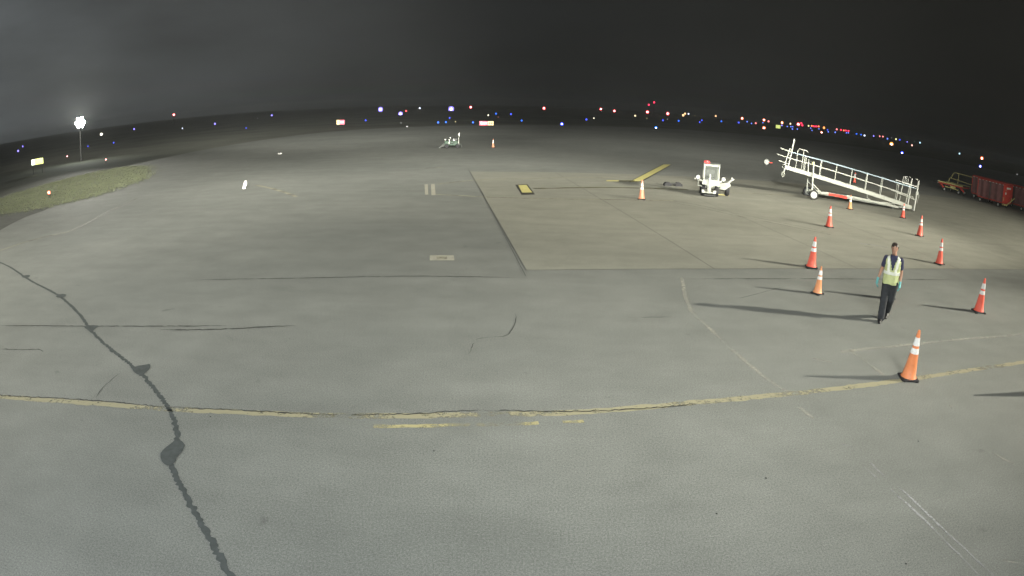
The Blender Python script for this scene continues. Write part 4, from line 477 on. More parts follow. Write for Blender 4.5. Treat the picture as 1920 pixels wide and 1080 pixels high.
LEAN = {n: (rz_.uniform(-.022, .022), rz_.uniform(-.022, .022)) for n in CL}
for n, x, y, h, k in DATA['CONES']:
    c_o = cone(CL[n][0], CL[n][1], (x, y, .011 if n in ('C2', 'C4', 'C6', 'C7', 'C8', 'C9', 'C12') else 0), h, rz_.uniform(-.5, .5))
    for p_ in c_o.children:
        if p_.name.split('.')[0] != 'base': p_.rotation_euler = (LEAN[n][0], LEAN[n][1], 0)

# ------------------------------------------------------------------ boarding ramp (white, wheeled)
ro = DATA['RAMP']; ra = atan2(-1.07, 6.43) - radians(3)
ramp = thing('boarding_ramp', 'long white wheeled passenger boarding ramp sloping down to the right, with handrails', 'boarding ramp', (ro[0], ro[1], .011), ra)
W_ = 1.10
zt = lambda s: 1.69 + (s + 1.7) * (.36 - 1.69) / 8.15      # deck surface line
P_ = M['white_paint']
for y in (0, W_):
    MB().beam((-1.72, y, zt(-1.72) - .10), (6.45, y, zt(6.45) - .10), .06, .20, .012).build('side_beam', P_, ramp)
MB().beam((-1.70, W_ / 2, zt(-1.7) - .05), (6.42, W_ / 2, zt(6.42) - .05), W_ - .07, .05).build('deck', M['deck'], ramp)
b = MB()
for i in range(14): s = -1.5 + i * .6; b.beam((s, .035, zt(s) - .11), (s, W_ - .035, zt(s) - .11), .05, .07)
b.build('cross_members', P_, ramp)
rail = lambda s: 2.48 + (s + 1.59) * (1.37 - 2.48) / 8.24
mid = lambda s: 2.13 + (s + 1.57) * (.86 - 2.13) / 8.1
for y in (0, W_):
    MB().tube([(-1.45, y, rail(-1.45)), (6.6, y, rail(6.6))], .028, 8).build('top_rail', M['galv'], ramp, True)
    MB().tube([(-1.5, y, mid(-1.5)), (6.5, y, mid(6.5))], .022, 8).build('middle_rail', P_, ramp, True)
    for s in (-.62, .36, 1.33, 2.31, 3.31, 4.32, 5.42):
        s += .34 * (y > 0)
        MB().tube([(s - .08, y, zt(s - .08) - .02), (s, y, rail(s))], .022, 8).build('rail_post', P_, ramp, True)
# tall gate posts at the high end, hand loops, barrier tubes, hanging support
for y in (0, W_):
    b = MB().beam((-1.6, y - .0, zt(-1.6) - .1), (-1.32, y, 3.22 if y == 0 else 2.62), .07, .085, .012); b.build('gate_post', P_, ramp)
for s1, z1, s2, z2 in ((-2.11, 2.62, -1.42, 2.47), (-2.27, 2.27, -1.48, 2.12), (-2.16, 1.93, -1.56, 1.80)):
    b = MB().tube([(s1, 0, z1), (s2, 0, z2)], .024, 8); b.build('barrier_tube', P_, ramp, True)
MB().tube([(-1.15, 0, zt(-1.15)), (-1.08, 0, 2.58), (-1.0, 0, 2.70), (-.55, 0, 2.64), (-.46, 0, 2.55)], .022, 8).build('hand_loop', P_, ramp, True)
MB().tube([(-.82, 0, zt(-.82)), (-.72, 0, 2.66)], .02, 8).build('hand_loop', P_, ramp, True)
MB().beam((-1.74, 0, 1.66), (-1.83, 0, 1.30), .07, .10, .01).build('drop_leg', P_, ramp)
MB().tube([(-1.86 + .07 * cos(a * pi / 6), 0, 1.20 + .13 * sin(a * pi / 6)) for a in range(12)], .022, 6, closed=True).build('leg_ring', P_, ramp, True)
# lift columns and braces above the axle
for y in (-.09, W_ + .09):
    MB().beam((-.08, y, .28), (-.12, y, 2.12), .08, .09, .012).build('lift_column', P_, ramp)
    MB().beam((-.03, y, .85), (.55, y, .36), .05, .05).build('column_brace', P_, ramp)
MB().box((-.17, -.14, 2.0), (.10, .06, .16), bev=.01).build('latch_box', M['cream_paint'], ramp)
MB().beam((-.11, -.05, 2.05), (-.11, W_ + .05, 2.05), .05, .05).build('column_tie', P_, ramp)
# wheels
Rx = Matrix.Rotation(pi / 2, 3, 'X').to_quaternion()
for y, f in ((-.22, -1), (W_ + .22, 1)):
    wh = MB().lathe([(.17, -.08), (.25, -.08), (.275, -.055), (.28, 0), (.275, .055), (.25, .08), (.17, .08)], (0, y, .28), 26, Rx).build('wheel', M['rubber'], ramp, True)
    MB().lathe([(.03, -.095), (.06, -.095), (.075, -.075), (.16, -.070), (.185, -.084), (.185, .084), (.03, .084)], (0, y, .28), 24, Rx).build('rim', M['white_clean' if f < 0 else 'gunmetal'], wh, True)
MB().tube([(0, -.12, .28), (0, W_ + .12, .28)], .04, 10).build('axle', P_, ramp, True)
# chassis running forward under the ramp
cb = lambda s: .43 - (s - .3) * .055
for y in (.18, W_ - .18):
    MB().beam((.0, y, .40), (5.6, y, cb(5.6)), .07, .12, .01).build('chassis_rail', P_, ramp)
MB().beam((.15, 0, .40), (.95, 0, .44), .06, .13).build('chassis_guard', P_, ramp)
MB().beam((.95, .05, .40), (2.15, .05, .31), .07, .13, .01).build('hydraulic_box', M['red_bright'], ramp)
MB().beam((2.1, .0, .42), (5.6, .0, .16), .05, .11).build('outer_tube', P_, ramp)
MB().tube([(.5, .1, .5), (2.0, .1, .50), (3.5, .1, .40)], .025, 6).build('hose', M['dark_metal'], ramp)
b = MB().beam((3.46, .18, zt(3.46) - .18), (3.46, .18, .40), .05, .05); b.beam((3.3, .18, .36), (3.65, .18, .36), .08, .08); b.build('jack', P_, ramp)
MB().beam((4.2, .1, .30), (6.0, .1, .36), .06, .05).build('pivot_arm', P_, ramp)
for y in (.12, W_ - .12):
    wh = MB().lathe([(.05, -.03), (.10, -.03), (.115, 0), (.10, .03), (.05, .03)], (5.25, y, .115), 16, Rx).build('caster', M['gunmetal'], ramp, True)
    MB().beam((5.25, y, .14), (5.32, y, .34), .04, .05).build('caster_fork', P_, ramp)
MB().tube([(5.95 + .42 * cos(a * pi / 9), -.02 + .16 * sin(a * pi / 9), .19) for a in range(18)], .022, 6, closed=True).build('tow_ring', M['white_clean'], ramp, True)
# low end: posts, hand loops, lower rails, bumper
for y in (0, W_):
    MB().beam((6.62, y, .10), (6.76, y, 1.86), .08, .10, .012).build('end_post', M['white_clean'], ramp)
    MB().beam((5.62, y, 1.63), (6.72, y, 1.48), .06, .06, .01).build('end_rail', M['white_clean'], ramp)
    MB().tube([(5.35, y, .99), (6.62, y, .74)], .024, 8).build('lower_rail', P_, ramp, True)
    MB().tube([(6.0, y, zt(6.0)), (6.16, y, 1.56)], .026, 8).build('rail_post', P_, ramp, True)
    MB().tube([(6.66, y - .02, 1.9), (6.55, y - .02, 1.93)], .03, 6).build('post_cap', P_, ramp)
for k, y in enumerate((0, .16)):
    MB().tube([(5.66 + .2 * k, y, 1.60)] + [(5.78 + .2 * k - .11 * cos(a * pi / 6), y, 1.84 + .13 * sin(a * pi / 6)) for a in range(7)] + [(5.90 + .2 * k, y, 1.58)], .018, 6).build('hand_loop', M['white_clean'], ramp, True)
MB().box((6.62, W_ / 2, .12), (.12, W_ + .1, .10), bev=.015).build('end_bumper', M['white_clean'], ramp)
MB().box((6.72, -.02, 1.12), (.20, .06, .22), bev=.02).build('control_box', M['white_clean'], ramp)
MB().tube([(6.78, -.05, 1.2), (6.86, -.05, 1.0), (6.80, -.05, .8), (6.76, -.05, .55)], .014, 6).build('cable', M['white_clean'], ramp)

# ------------------------------------------------------------------ small white tug with open cab
to = DATA['TUG']
tug = thing('aircraft_tug', 'small white ground tug with boxy open cab and red beacon, left of the ramp', 'tug', (to[0] + .25, to[1] + .2, .011), radians(-14))
def L_(x, y, z): return (x, y, z)
b = MB()   # cab frame
for x in (-.43, .31):
    b.beam((x, 0, .78), (x, 0, 1.56), .07, .085, .012)
b.beam((-.47, 0, 1.55), (.35, 0, 1.55), .08, .10, .012); b.beam((-.46, 0, .80), (.34, 0, .80), .08, .08, .012)
b.build('cab_front_frame', M['tug_paint'], tug)
b = MB()
for x in (-.43, .31):
    b.beam((x, 1.05, .78), (x, 1.05, 1.58), .05, .05); b.beam((x, .04, 1.57), (x, 1.05, 1.60), .05, .04)
b.beam((-.43, 1.05, 1.59), (.31, 1.05, 1.59), .05, .05); b.build('cab_rear_frame', M['tug_paint'], tug)
MB().box((-.06, .55, 1.625), (.88, 1.15, .03), bev=.01).build('cab_roof', M['gunmetal'], tug)
MB().box((-.06, .0, 1.17), (.66, .012, .66)).build('windshield', M['glass'], tug)
MB().box((.32, .55, 1.18), (.012, .95, .70)).build('side_glass', M['glass'], tug)
# lower body: flares over the front wheels, centre column down to the bumper bar
b = MB()
pr = [(-.47, .78), (.36, .78), (.42, .60), (.38, .52), (.28, .54), (.16, .58), (.04, .50), (-.04, .40), (-.06, .20), (-.20, .20), (-.22, .40), (-.26, .54), (-.36, .60), (-.50, .58), (-.52, .64)]
n0 = len(pr); b.add([(x, -.08, z) for x, z in pr] + [(x, .16, z) for x, z in pr], [tuple(range(n0)), tuple(range(2 * n0 - 1, n0 - 1, -1))] + [(i, i + n0, (i + 1) % n0 + n0, (i + 1) % n0) for i in range(n0)])
b.build('front_panel', M['tug_paint'], tug)
MB().box((-.06, .75, .56), (.72, 1.15, .34), bev=.05).build('chassis', M['tug_paint'], tug)
MB().beam((-.13, -.12, .45), (-.13, -.10, 1.12), .08, .10, .015).build('mast_tube', M['white_clean'], tug)
MB().beam((-.46, -.16, .22), (.16, -.16, .22), .06, .07, .01).build('bumper_bar', M['tug_paint'], tug)
for x in (-.44, .14): MB().box((x, -.17, .26), (.13, .10, .15), bev=.015).build('bumper_block', M['white_clean'], tug)
MB().box((-.10, -.12, .08), (.62, .22, .10), bev=.02).build('skid', M['dark_metal'], tug)
for x, y, r in ((-.42, .22, .27), (.26, .22, .27), (-.46, 1.15, .28), (.86, .95, .30)):
    Ry = Matrix.Rotation(pi / 2, 3, 'Y').to_quaternion()
    wh = MB().lathe([(r * .55, -.10), (r * .9, -.10), (r, -.06), (r, .06), (r * .9, .10), (r * .55, .10)], (x, y, r), 22, Ry).build('wheel', M['rubber'], tug, True)
    MB().lathe([(.02, -.09), (r * .56, -.085), (r * .56, .085), (.02, .09)], (x, y, r), 16, Ry).build('rim', M['gunmetal'], wh, True)
MB().tube([(-.46, 1.15, .28), (.80, .95, .30)], .04, 8).build('rear_axle', M['dark_metal'], tug)
# side pods and lamps
b = MB(); b.add([(.34, .5, .66), (.92, .5, .74), (1.0, .5, .58), (.72, .5, .34), (.38, .5, .36), (.34, 1.2, .66), (.92, 1.2, .74), (1.0, 1.2, .58), (.72, 1.2, .34), (.38, 1.2, .36)],
   [(0, 1, 2, 3, 4)[::-1], (5, 6, 7, 8, 9), (0, 5, 6, 1), (1, 6, 7, 2), (2, 7, 8, 3), (3, 8, 9, 4), (4, 9, 5, 0)]); b.build('side_fender', M['tug_paint'], tug)
MB().tube([(.80, .6, .66), (.98, .55, .82), (1.14, .5, .93)], .04, 8).build('tow_arm', M['white_clean'], tug, True)
MB().tube([(1.02, .53, .85), (1.03, .5, 1.02)], .028, 8).build('arm_lever', M['white_clean'], tug, True)
for x, s in ((-.72, -1), (.56, 1)):
    MB().beam((x - s * .06, .05, .80), (x - s * .28, .05, .74), .07, .08).build('lamp_bracket', M['tug_paint'], tug)
    h_ = MB().box((x, .10, .92), (.20, .12, .26), bev=.03).build('headlamp_housing', M['dark_metal'], tug)
    MB().lathe([(.02, .0), (.085, .0), (.095, .02), (.095, .04)], (x, .03, .92), 18, Rx).build('headlamp', M['white_clean'], h_, True)
MB().tube([(-.72, .1, .80), (-.70, .1, .50), (-.50, .1, .48)], .03, 8).build('step_bracket', M['tug_paint'], tug)
MB().box((-.86, .1, .82), (.10, .06, .07), bev=.01).build('mirror', M['white_clean'], tug)
MB().lathe([(.05, 0), (.15, 0), (.16, .03), (.15, .10), (.10, .125)], (-.32, .12, 1.64), 18).build('beacon', mat('beacon_red', (.55, .05, .05), .3, emit=(.9, .1, .12), es=.25), tug, True)
b = MB().box((-.08, .75, .86), (.50, .42, .10), bev=.03); b.box((-.08, .98, 1.10), (.46, .08, .42), bev=.03); b.build('seat', M['dark_metal'], tug)
MB().tube([(-.08 + .15 * cos(a * pi / 8), .28 + .04 * sin(a * pi / 8), 1.06 + .13 * sin(a * pi / 8)) for a in range(16)], .014, 6, closed=True).build('steering_wheel', M['dark_metal'], tug)
MB().box((.36, .4, .50), (.16, .4, .14), bev=.03).build('battery_box', M['green_dark'], tug)
MB().box((.62, .98, .03), (.7, .10, .05), bev=.01).build('tow_bar', M['cream_paint'], tug)
# wheel chocks on their rope in the tug's shadow
c0 = DATA['CHOCK']
ch = thing('wheel_chock', 'low black wheel chock pair lying in the shadow left of the tug', 'wheel chock', (c0[0], c0[1], .011), radians(8))
for x in (-.34, .30):
    b = MB(); pf = [(x - .20, 0), (x + .22, 0), (x + .22, .10), (x + .08, .20), (x - .10, .20), (x - .20, .10)]
    b.add([(u, -.12, z) for u, z in pf] + [(u, .12, z) for u, z in pf], [tuple(range(6)), tuple(range(11, 5, -1))] + [(i, i + 6, (i + 1) % 6 + 6, (i + 1) % 6) for i in range(6)]); b.build('chock_block', M['rubber'], ch)
MB().box((-.02, 0, .12), (.40, .10, .10), bev=.02).build('spacer_bar', M['dark_metal'], ch)

# ------------------------------------------------------------------ flat baggage cart with yellow rail
co = DATA['CART']
cart = thing('flat_baggage_cart', 'empty flat red baggage cart with cream yellow side rail, right of the ramp', 'baggage cart', (co[0], co[1], 0), radians(-70))
MB().box((.70, .75, .70), (3.05, 1.5, .14), bev=.02).build('cart_frame', M['red_paint'], cart)
MB().box((.72, .75, .805), (3.05, 1.5, .05)).build('cart_deck', M['dark_metal'], cart)
MB().beam((-.80, -.03, .81), (2.22, -.03, .81), .05, .11, .01).build('deck_edge', M['cream_paint'], cart)
MB().beam((-.80, 1.53, .81), (2.22, 1.53, .81), .05, .11, .01).build('deck_edge', M['cream_paint'], cart)
for y in (1.48,):
    MB().tube([(-.4, y, .84), (-.36, y, 1.18), (-.2, y, 1.27), (2.15, y, 1.10), (2.5, y, 1.08)], .035, 8).build('lower_rail', M['cream_paint'], cart, True)
    MB().tube([(-.18, y, 1.27), (.02, y, 1.62), (.22, y, 1.84), (.42, y, 1.86), (2.35, y, 1.80), (2.52, y, 1.72), (2.54, y, .85)], .035, 8).build('rail_hoop', M['cream_paint'], cart, True)
    MB().tube([(.75, y, .84), (.78, y, 1.85)], .035, 8).build('rail_upright', M['cream_paint'], cart, True)
MB().box((1.05, -.05, .52), (.62, .10, .26), bev=.02).build('tool_box', M['cream_paint'], cart)
MB().beam((.1, -.02, .46), (1.75, -.02, .38), .06, .08).build('running_bar', M['cream_paint'], cart)
for x in (-.55, 1.9): MB().beam((x, .05, .62), (x + .5, .05, .34), .06, .14).build('axle_bracket', M['red_bright'], cart)
for x in (.0, 1.75):
    for y in (.08, 1.42):
        wh = MB().lathe([(.09, -.05), (.17, -.05), (.185, 0), (.17, .05), (.09, .05)], (x, y, .185), 18, Rx).build('wheel', M['rubber'], cart, True)
        MB().lathe([(.02, -.056), (.10, -.056), (.10, .056), (.02, .056)], (x, y, .185), 14, Rx).build('rim', M['white_clean'], wh, True)
b = MB().beam((-.85, .75, .60), (-1.9, .75, .66), .07, .07); b.tube([(-1.98 + .09 * cos(a * pi / 5), .75 + .09 * sin(a * pi / 5), .66) for a in range(10)], .02, 6, closed=True)
b.build('draw_bar', M['dark_metal'], cart)
MB().box((-1.0, .45, .72), (.28, .14, .30), bev=.02).build('hitch_plate', M['white_paint'], cart)

# ------------------------------------------------------------------ curtained red baggage carts
bo = DATA['BAG']
def bag_cart(label, loc, rz):
    t = thing('covered_baggage_cart', label, 'baggage cart', loc, rz, 'red covered baggage carts at the right')
    MB().box((1.2, .75, .44), (3.2, 1.5, .12), bev=.02).build('cart_frame', M['red_paint'], t)
    # roof with rolled edge and clips
    MB().add([(-.45, -.06, 1.96), (2.85, -.06, 1.96), (2.85, 1.56, 1.96), (-.45, 1.56, 1.96), (-.42, .1, 2.08), (2.82, .1, 2.08), (2.82, 1.4, 2.08), (-.42, 1.4, 2.08)],
             [(3, 2, 1, 0), (4, 5, 6, 7), (0, 1, 5, 4), (1, 2, 6, 5), (2, 3, 7, 6), (3, 0, 4, 7)]).build('roof', M['red_paint'], t)
    for x in [-.2 + i * .42 for i in range(8)]: MB().box((x, -.075, 1.93), (.12, .02, .045), bev=.005).build('curtain_clip', M['paper'], t)
    # end panels
    for x in (-.40, 2.80):
        MB().box((x, .75, 1.22), (.05, 1.46, 1.44), bev=.01).build('end_panel', M['red_bright'], t)
    for x, y in ((-.40, -.01), (2.80, -.01), (-.40, 1.51), (2.80, 1.51)): MB().beam((x, y, .50), (x, y, 1.95), .06, .06).build('corner_post', M['red_bright'], t)
    # two hanging curtains with soft folds on the near side and far side
    for y0 in (-.02, 1.52):
        for xa, xb in ((-.36, 1.14), (1.22, 2.76)):
            n = 40; vs = []
            for j in range(7):
                z = .50 + j * (1.42 / 6)
                for i in range(n + 1):
                    u = i / n; x = xa + (xb - xa) * u
                    amp = .035 * (1 - .6 * j / 6)
                    vs.append((x, y0 + amp * sin(u * 13 + xa * 3) + amp * .7 * sin(u * 6.3 + j * .3), z + (.03 * sin(u * 17) if j == 0 else 0)))
            MB().add(vs, [(j * (n + 1) + i, j * (n + 1) + i + 1, (j + 1) * (n + 1) + i + 1, (j + 1) * (n + 1) + i) for j in range(6) for i in range(n)]).build('curtain', M['curtain'], t, True)
    MB().beam((1.18, -.06, .42), (1.18, -.06, 1.92), .03, .07).build('center_post', M['gunmetal'], t)
    # white plates and marks on the end panel
    MB().box((2.835, .80, 1.70), (.012, .72, .16)).build('end_plate', M['paper'], t)
    MB().box((2.835, .40, 1.50), (.012, .26, .10)).build('end_sticker', M['paleorange'], t)
    MB().box((2.835, .35, 1.25), (.012, .20, .18)).build('end_sticker', M['paper'], t)
    for y in (.06, 1.46): MB().box((2.835, y, .78), (.02, .08, .30)).build('reflector', M['cream_paint'], t)
    # raised yellow draw bar at the end
    MB().beam((2.95, .55, .30), (3.35, 1.25, 1.02), .07, .07, .01).build('draw_bar', M['cream_paint'], t)
    MB().box((2.85, .35, .30), (.30, .62, .10), bev=.02).build('hitch_frame', M['cream_paint'], t)
    for x in (.0, 2.3):
        for y in (.02, 1.48):
            wh = MB().lathe([(.09, -.05), (.19, -.05), (.205, 0), (.19, .05), (.09, .05)], (x, y, .205), 18, Rx).build('wheel', M['rubber'], t, True)
            MB().lathe([(.02, -.058), (.11, -.058), (.11, .058), (.02, .058)], (x, y, .205), 14, Rx).build('rim', M['white_clean'], wh, True)
    MB().tube([(0, .05, .205), (0, 1.45, .205)], .03, 6).build('axle', M['dark_metal'], t)
    MB().tube([(2.3, .05, .205), (2.3, 1.45, .205)], .03, 6).build('axle', M['dark_metal'], t)
    MB().box((-.44, .55, .95), (.04, .18, .34)).build('rear_reflector', M['cream_paint'], t)
    return t
ang = radians(-80)
bc = bag_cart('red curtained baggage cart with raised yellow draw bar, middle of the row', (bo[0], bo[1], 0), ang)
ux, uy = cos(ang), sin(ang); vx, vy = -sin(ang), cos(ang)
dup(bc, (bo[0] + ux * 1.1 + vx * 2.6, bo[1] + uy * 1.1 + vy * 2.6, 0), ang, 'red curtained baggage cart cut off by the right frame edge', 'red covered baggage carts at the right')
dup(bc, (bo[0] - ux * 2.16 + vx * 1.75, bo[1] - uy * 2.16 + vy * 1.75, 0), ang, 'red baggage cart mostly hidden behind the middle covered cart', 'red covered baggage carts at the right')

# ------------------------------------------------------------------ dark ground equipment far out
go = DATA['GPU']
gp_ = thing('ground_power_cart', 'small dark greenish ground equipment trailer with thin white post, far out on apron', 'ground equipment', (go[0], go[1], 0), radians(8))
MB().box((.05, .5, .45), (1.15, .9, .40), bev=.05).build('housing', M['green_dark'], gp_)
MB().box((.38, .45, .78), (.5, .6, .26), bev=.04).build('engine_cover', M['dark_metal'], gp_)
for x in (-.35, .62):
    MB().lathe([(.08, -.06), (.18, -.06), (.20, 0), (.18, .06), (.08, .06)], (x, -.02, .20), 16, Rx).build('wheel', M['rubber'], gp_, True)
MB().beam((.70, .1, .25), (.74, .1, 1.32), .05, .06).build('post', M['white_paint'], gp_)
MB().box((.74, .08, 1.26), (.13, .08, .22), bev=.01).build('post_plate', M['white_clean'], gp_)
for c_, d__ in (((-.12, .0, .62), (.12, .05, .42)), ((-.48, .0, .78), (.12, .05, .14)), ((.28, -.02, .74), (.18, .05, .17)), ((-.04, .0, .95), (.12, .05, .10))): MB().box(c_, d__, bev=.01).build('white_fitting', M['white_paint'], gp_)
b = MB().beam((-.5, .1, .30), (-1.0, -.1, .03), .04, .05); b.beam((-.5, .3, .30), (-1.05, .5, .03), .04, .05); b.tube([(-.5, .2, .45), (-.75, .15, .28), (-.9, .1, .10)], .03, 6); b.build('draw_bar', M['gunmetal'], gp_)
MB().tube([(.1 + .16 * cos(a * pi / 6), -.04, .55 + .16 * sin(a * pi / 6)) for a in range(12)], .025, 6, closed=True).build('hose_coil', M['dark_metal'], gp_)
MB().tube([(.7, .4, .4), (.95, .3, .35), (1.0, .2, .05)], .025, 6).build('tow_hook', M['gunmetal'], gp_)

# ------------------------------------------------------------------ small loose things
bo2 = DATA['BALL']
t = thing('ball_marker', 'round white ball marker with red streak beside the high end of the ramp', 'marker', (bo2[0], bo2[1], 0))
MB().ball((0, 0, .30), .26, 18, 12).build('ball', M['white_clean'], t, True)
MB().lathe([(.16, 0), (.16, .03), (.05, .05), (.05, .06)], n=14).build('foot', M['dark_metal'], t)
MB().beam((.24, .02, .30), (.62, .02, .27), .05, .07).build('red_flag', M['red_bright'], t)
s0, s1 = DATA['SCRAP']
b = MB().add([(-.10, 0, .02), (.06, -.02, .03), (.16, .02, .42), (.02, .04, .40), (-.06, .06, .22), (.14, .05, .2)], [(0, 1, 5, 4), (4, 5, 2, 3), (4, 5, 1, 0)]); b.box((-.02, .02, .015), (.2, .1, .02))
tag(b.build('paper_scrap', M['paper'], loc=(s0[0], s0[1], .003)), 'upright white scrap of paper alone on the left half of the apron', 'litter')
b = MB().box((0, 0, .04), (.34, .16, .06), bev=.01); b.box((.10, .0, .10), (.1, .12, .05), bev=.01)
tag(b.build('paper_scrap', M['paper'], loc=(s1[0], s1[1], .003)), 'tiny pale object on the apron near the far left crest', 'litter')

# ------------------------------------------------------------------ walking man in hi-vis vest
mo = DATA['MAN']
man = thing('person', 'man in navy shirt, yellow reflective vest and teal gloves walking between the cones', 'person', (mo[0], mo[1], 0), -atan2(mo[0], mo[1]) - .0)
def remesh(b, vox, name, m, parent, sm=4, keep=None):
    o = link(name, b.mesh(name, m)); mod = o.modifiers.new('r', 'REMESH'); mod.mode = 'VOXEL'; mod.voxel_size = vox; mod.use_smooth_shade = True
    s_ = o.modifiers.new('s', 'SMOOTH'); s_.iterations = sm; s_.factor = .5
    dg = bpy.context.evaluated_depsgraph_get(); me = bpy.data.meshes.new_from_object(o.evaluated_get(dg)); me.name = name
    bpy.data.objects.remove(o); me.materials.clear(); me.materials.append(m)
    if keep:
        bm = bmesh.new(); bm.from_mesh(me)
        bmesh.ops.delete(bm, geom=[f for f in bm.faces if not keep(f.calc_center_median())], context='FACES'); bm.to_mesh(me); bm.free()
    me.polygons.foreach_set('use_smooth', [True] * len(me.polygons))
    return link(name, me, parent)
def ell(c, rx, ry, n=20, p=2.0, tilt=0):
    out = []
    for k in range(n):
        a = 2 * pi * k / n; ca, sa = cos(a), sin(a)
        r = (abs(ca) ** p + abs(sa) ** p) ** (-1 / p)
        out.append(Vector((c[0] + rx * r * ca, c[1] + ry * r * sa, c[2] + tilt * ca)))
    return out
CX, CY = .085, .12
def torso(b, g=0.0, z0=.86, z1=1.60):
    T = [(.86, .165, .115, .0), (.95, .172, .118, .0), (1.05, .158, .108, .005), (1.15, .160, .112, .005), (1.28, .182, .124, .0), (1.38, .196, .122, .0), (1.44, .192, .105, .0), (1.475, .150, .085, .0), (1.50, .095, .072, -.005), (1.53, .060, .062, -.01), (1.60, .055, .060, -.02)]
    b.rings([ell((CX, CY + dy, z), rx + g, ry + g, 24, 2.3) for z, rx, ry, dy in T if z0 <= z <= z1 + .001])
def cap(b, p, q, r1, r2, n=14): b.tube([p, q], [r1, r2], n); b.ball(p, r1, n, 9); b.ball(q, r2, n, 9)
HL, KL, AL = (.005, .12, .90), (-.005, .05, .50), (.0, .04, .10)
HR, KR, AR = (.175, .13, .90), (.160, .17, .50), (.125, .47, .19)
def legs(b, g=0.0, hem=0.0):
    cap(b, HL, KL, .088 + g, .058 + g); cap(b, KL, (KL[0] * .5 + AL[0] * .5, KL[1] * .5 + AL[1] * .5, .32), .058 + g, .056 + g); cap(b, (-.002, .05, .33), AL, .056 + g, .040 + g + hem)
    cap(b, HR, KR, .088 + g, .058 + g); m_ = tuple(KR[i] * .6 + AR[i] * .4 for i in range(3)); cap(b, KR, m_, .058 + g, .056 + g); cap(b, m_, AR, .056 + g, .040 + g + hem)
SL, EL, WL = (-.095, .12, 1.43), (-.175, .17, 1.15), (-.235, .06, .92)
SR, ER, WR = (.265, .12, 1.43), (.315, .15, 1.15), (.320, .05, .92)
def arm(b, S, E, W, g=0.0, upto=3):
    cap(b, S, E if upto > 1 else tuple(S[i] * .42 + E[i] * .58 for i in range(3)), .052 + g, (.040 if upto > 1 else .044) + g)
    if upto > 1: cap(b, E, W, .040 + g, .026 + g)
body = MB(); torso(body); legs(body); arm(body, SL, EL, WL); arm(body, SR, ER, WR)
HC = Vector((CX - .012, CY - .045, 1.675))
T_ = [(-.125, .030, .030, -.045), (-.112, .046, .050, -.035), (-.085, .056, .068, -.018), (-.05, .062, .080, -.006), (0, .075, .095, .0), (.045, .077, .098, .004), (.085, .064, .086, .008), (.112, .044, .060, .01), (.125, .018, .026, .012)]
body.rings([ell((HC.x, HC.y + dy, HC.z + z), rx, ry, 22, 2.1) for z, rx, ry, dy in T_])
body.ball(HC + Vector((0, -.094, -.028)), (.014, .020, .022), 8, 6); body.ball(HC + Vector((0, -.088, .0)), (.010, .014, .034), 8, 6)
body.ball(HC + Vector((0, -.080, -.068)), (.026, .014, .010), 8, 6); body.ball(HC + Vector((0, -.078, .030)), (.048, .016, .009), 8, 6)
for s in (-1, 1): body.ball(HC + Vector((s * .072, .008, -.012)), (.010, .020, .032), 8, 6)
body.ball((CX, CY + .01, 1.53), (.058, .06, .07))
for A_, tdir in ((AL, Vector((-.02, -.16, -.055))), (AR, Vector((-.0, -.10, -.13)))):
    cap(body, A_, tuple(Vector(A_) + tdir * .45), .026, .016)
# hands: palm plus five separate curled fingers each
def hand(b, W, s, g=0.0):
    W = Vector(W); d = Vector((s * .02, -.25, -.97)).normalized(); side = Vector((0, -1, .25)).normalized()
    side = (side - d * side.dot(d)).normalized(); inn = d.cross(side) * 1.0
    if inn.x * s > 0: inn = -inn
    pc = W + d * .055
    b.tube([W, W + d * .03, W + d * .085], [.024 + g, .030 + g, .032 + g], 10)
    for k, (off, L) in enumerate(((.030, .068), (.010, .078), (-.010, .073), (-.029, .058))):
        r0 = W + d * .078 + side * off; p1 = r0 + d * L * .45 + inn * .006; p2 = p1 + d * L * .32 + inn * .018; p3 = p2 + d * L * .18 + inn * .022
        b.tube([r0, p1, p2, p3], [.0105 + g, .0095 + g, .009 + g, .0075 + g], 8)
    t0 = W + d * .025 + side * .024; b.tube([t0, t0 + d * .035 + side * .022, t0 + d * .066 + side * .024 + inn * .01], [.013 + g, .0115 + g, .009 + g], 8)
hand(body, WL, -1); hand(body, WR, 1)
remesh(body, .010, 'body', M['skin'], man, 2)
tr = MB(); legs(tr, .034, .016); cap(tr, (AL[0], AL[1], .16), (AL[0], AL[1] - .01, .085), .062, .06); cap(tr, (AR[0], AR[1] - .02, .24), (AR[0], AR[1] + .01, .15), .060, .058); tr.rings([ell((CX, CY, z), rx, ry, 22, 2.4) for z, rx, ry in ((.80, .13, .10), (.86, .178, .128), (.95, .180, .128), (1.02, .170, .12))])
remesh(tr, .013, 'trousers', M['trouser'], man, 4)
sh_ = MB(); torso(sh_, .012, .95, 1.53)
arm(sh_, SL, EL, WL, .020, 1); arm(sh_, SR, ER, WR, .020, 1)
remesh(sh_, .013, 'shirt', M['navy'], man, 3)
MB().rings([ell((CX, CY - .005, z), r, r * 1.0, 20) for z, r in ((1.50, .072), (1.535, .068), (1.54, .062), (1.51, .06))], False).build('collar', M['navy'], man, True)
